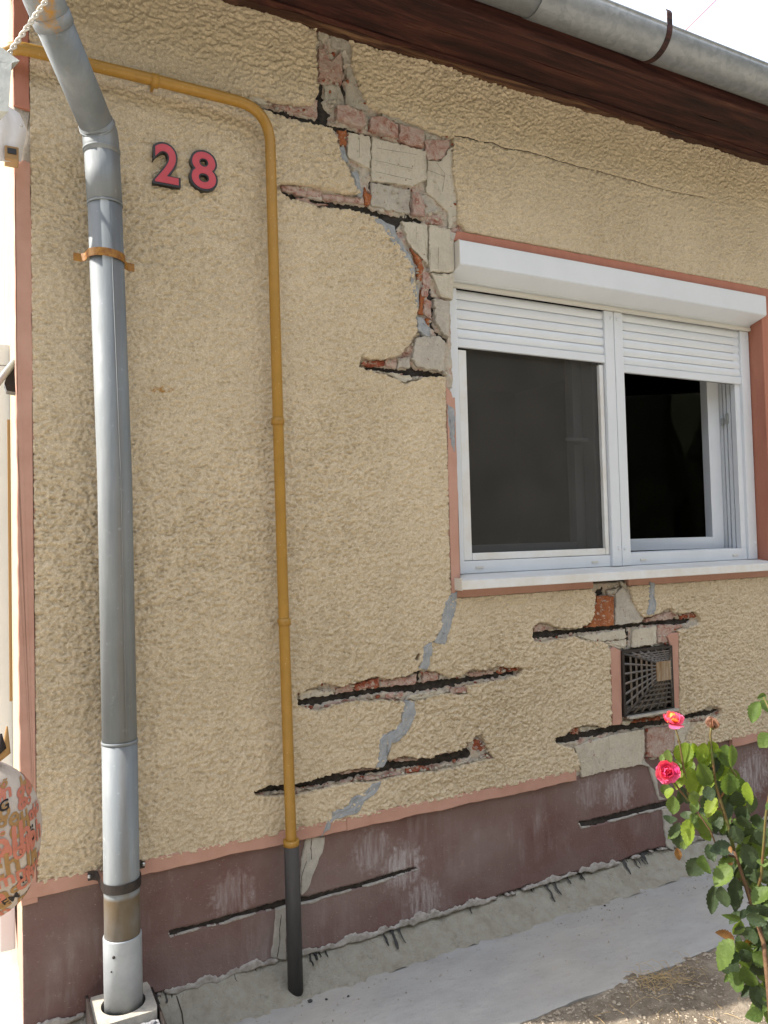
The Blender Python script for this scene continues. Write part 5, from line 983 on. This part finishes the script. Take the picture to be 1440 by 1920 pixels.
flower(z6(530, 800), .030, tocam+Vector((-.2, 0, .25)), [(8, 1.45, 1.0, 'petal'), (8, 1.1, .95, 'petal'), (7, .75, .8, 'petal'), (4, .4, .6, 'petal'), (4, .2, .5, 'petal')], 3, 'full pink bloom')
flower(z6(575, 345), .031, Vector((-.1, -.35, 1)), [(5, 1.15, 1.0, 'petal'), (5, .75, .95, 'petal'), (4, .4, .85, 'petaly'), (3, .2, .7, 'petaly')], 5, 'half-open pink and yellow bloom')
flower(z6(945, 400), .018, Vector((.05, -.1, 1)), [(5, .5, 1.25, 'petalw'), (5, .3, 1.5, 'petalw'), (3, .1, 1.5, 'petalw')], 8, 'withered brownish bloom')
# ================================================================== loose stuff on the ground
def scatter_pebbles():
    V_, F_ = [], []
    ico = [(0, 0, 1), (.9, 0, .3), (.28, .85, .3), (-.73, .5, .3), (-.73, -.5, .3), (.28, -.85, .3), (0, 0, -.6)]
    fcs = [(0, 1, 2), (0, 2, 3), (0, 3, 4), (0, 4, 5), (0, 5, 1), (6, 2, 1), (6, 3, 2), (6, 4, 3), (6, 5, 4), (6, 1, 5)]
    for i in range(8500):
        x = random.uniform(.75, 3.3); t = random.random()**1.9; y = -.525-t*.9
        s_ = random.choice((.002, .003, .0035, .0045, .007))*random.uniform(.7, 1.3)
        z = float(soilz(np.array([x]), np.array([y]))[0]); a = random.uniform(0, 6.3); c_, s0 = math.cos(a)*s_, math.sin(a)*s_; fl_ = random.uniform(.4, .9); o_ = len(V_)
        V_ += [(x+p[0]*c_-p[1]*s0*.8, y+p[0]*s0+p[1]*c_*.8, z+p[2]*s_*fl_) for p in ico]; F_ += [tuple(q+o_ for q in f) for f in fcs]
    o = mobj('gravel_chips', V_, F_, M['pebble']); o['kind'] = 'stuff'; tag(o, 'pale limestone chips strewn along the concrete edge', 'gravel')
scatter_pebbles()
def straw():
    V_, F_ = [], []
    for i in range(900):
        if i < 420: px, py = random.gauss(1250, 20), 0; x = random.gauss(W(1240, 1800).x*.53+.95, .05)
        x = random.uniform(.9, 3.2); y = -.55-random.random()**.8*.85
        if i < 110: x = random.gauss(1.86, .09); y = random.gauss(-.555, .022)
        if i > 600: x = random.gauss(1.75, .25); y = random.gauss(-1.05, .12)
        if y > -.522: y = -.53
        z = float(soilz(np.array([x]), np.array([y]))[0]); a = random.uniform(0, 6.3); L = random.uniform(.02, .075); lift = random.uniform(.0, .45); o_ = len(V_); wd = .0007
        for k_ in range(4):
            t = k_/3; px_ = x+math.cos(a+.5*t)*L*t; py_ = y+math.sin(a+.5*t)*L*t; pz = z+.004+lift*L*math.sin(math.pi*t*.8); nx_, ny_ = -math.sin(a)*wd, math.cos(a)*wd
            V_ += [(px_-nx_, py_-ny_, pz), (px_+nx_, py_+ny_, pz), (px_, py_, pz+wd*1.5)]
        for k_ in range(3):
            b_ = o_+3*k_
            for u_, v_ in ((0, 1), (1, 2), (2, 0)): F_.append((b_+u_, b_+v_, b_+3+v_, b_+3+u_))
    o = mobj('dry_grass', V_, F_, M['straw']); o['kind'] = 'stuff'; tag(o, 'dry straw-coloured grass lying on the soil', 'grass')
straw()
def grit():
    V_, F_ = [], []; r_ = random.Random(9)
    for i in range(420):
        x = r_.uniform(.35, 3.2); y = -.10-abs(r_.gauss(0, .12)); s_ = r_.choice((.0012, .0016, .002, .003, .004))*r_.uniform(.7, 1.2)
        if y < -.5: continue
        o_ = len(V_); z = .001 if y < -.11 else .006
        P = [(1, 0, 0), (-.4, .9, 0), (-.5, -.8, 0), (.05, 0, .9)]; a = r_.uniform(0, 6)
        V_ += [(x+s_*(p[0]*math.cos(a)-p[1]*math.sin(a)), y+s_*(p[0]*math.sin(a)+p[1]*math.cos(a)), z+s_*p[2]-.003*(-y)) for p in P]; F_ += [(o_, o_+1, o_+3), (o_+1, o_+2, o_+3), (o_+2, o_, o_+3)]
    o = mobj('plaster_grit', V_, F_, M['pebble']); o['kind'] = 'stuff'; tag(o, 'fine plaster grit fallen along the wall foot', 'grit')
grit()
def crumb(px, py, s_, m, label):
    p = EYE+(lambda d: d*((0.004-CZ)/d.z))(FW+(px-720)/F*RT-(py-960)/F*UP); bm = bmesh.new(); bmesh.ops.create_icosphere(bm, subdivisions=1, radius=s_, matrix=Matrix.Translation((p.x, p.y, s_*.35)) @ Matrix.Diagonal((1, .8, .55, 1)))
    for v in bm.verts: v.co += Vector((random.uniform(-1, 1), random.uniform(-1, 1), random.uniform(-.4, .4)))*s_*.25
    tag(bmobj('rubble_crumb', bm, M[m]), label, 'rubble', 'crumbs fallen on the concrete apron')
crumb(581, 1876, .009, 'tar', 'dark crumb lying just right of the black pipe sleeve'); crumb(612, 1872, .005, 'tar', 'small dark crumb second right of the black pipe sleeve'); crumb(653, 1866, .005, 'tar', 'small dark crumb third right of the black pipe sleeve')
crumb(1277, 1640, .006, 'tar', 'tiny dark crumb on the concrete near the rose leaves'); crumb(1134, 1697, .006, 'soffit', 'tiny dry leaf crumb at the foot of the base mortar'); crumb(988, 1732, .005, 'tar', 'tiny grey crumb on the mid concrete by the wall foot')
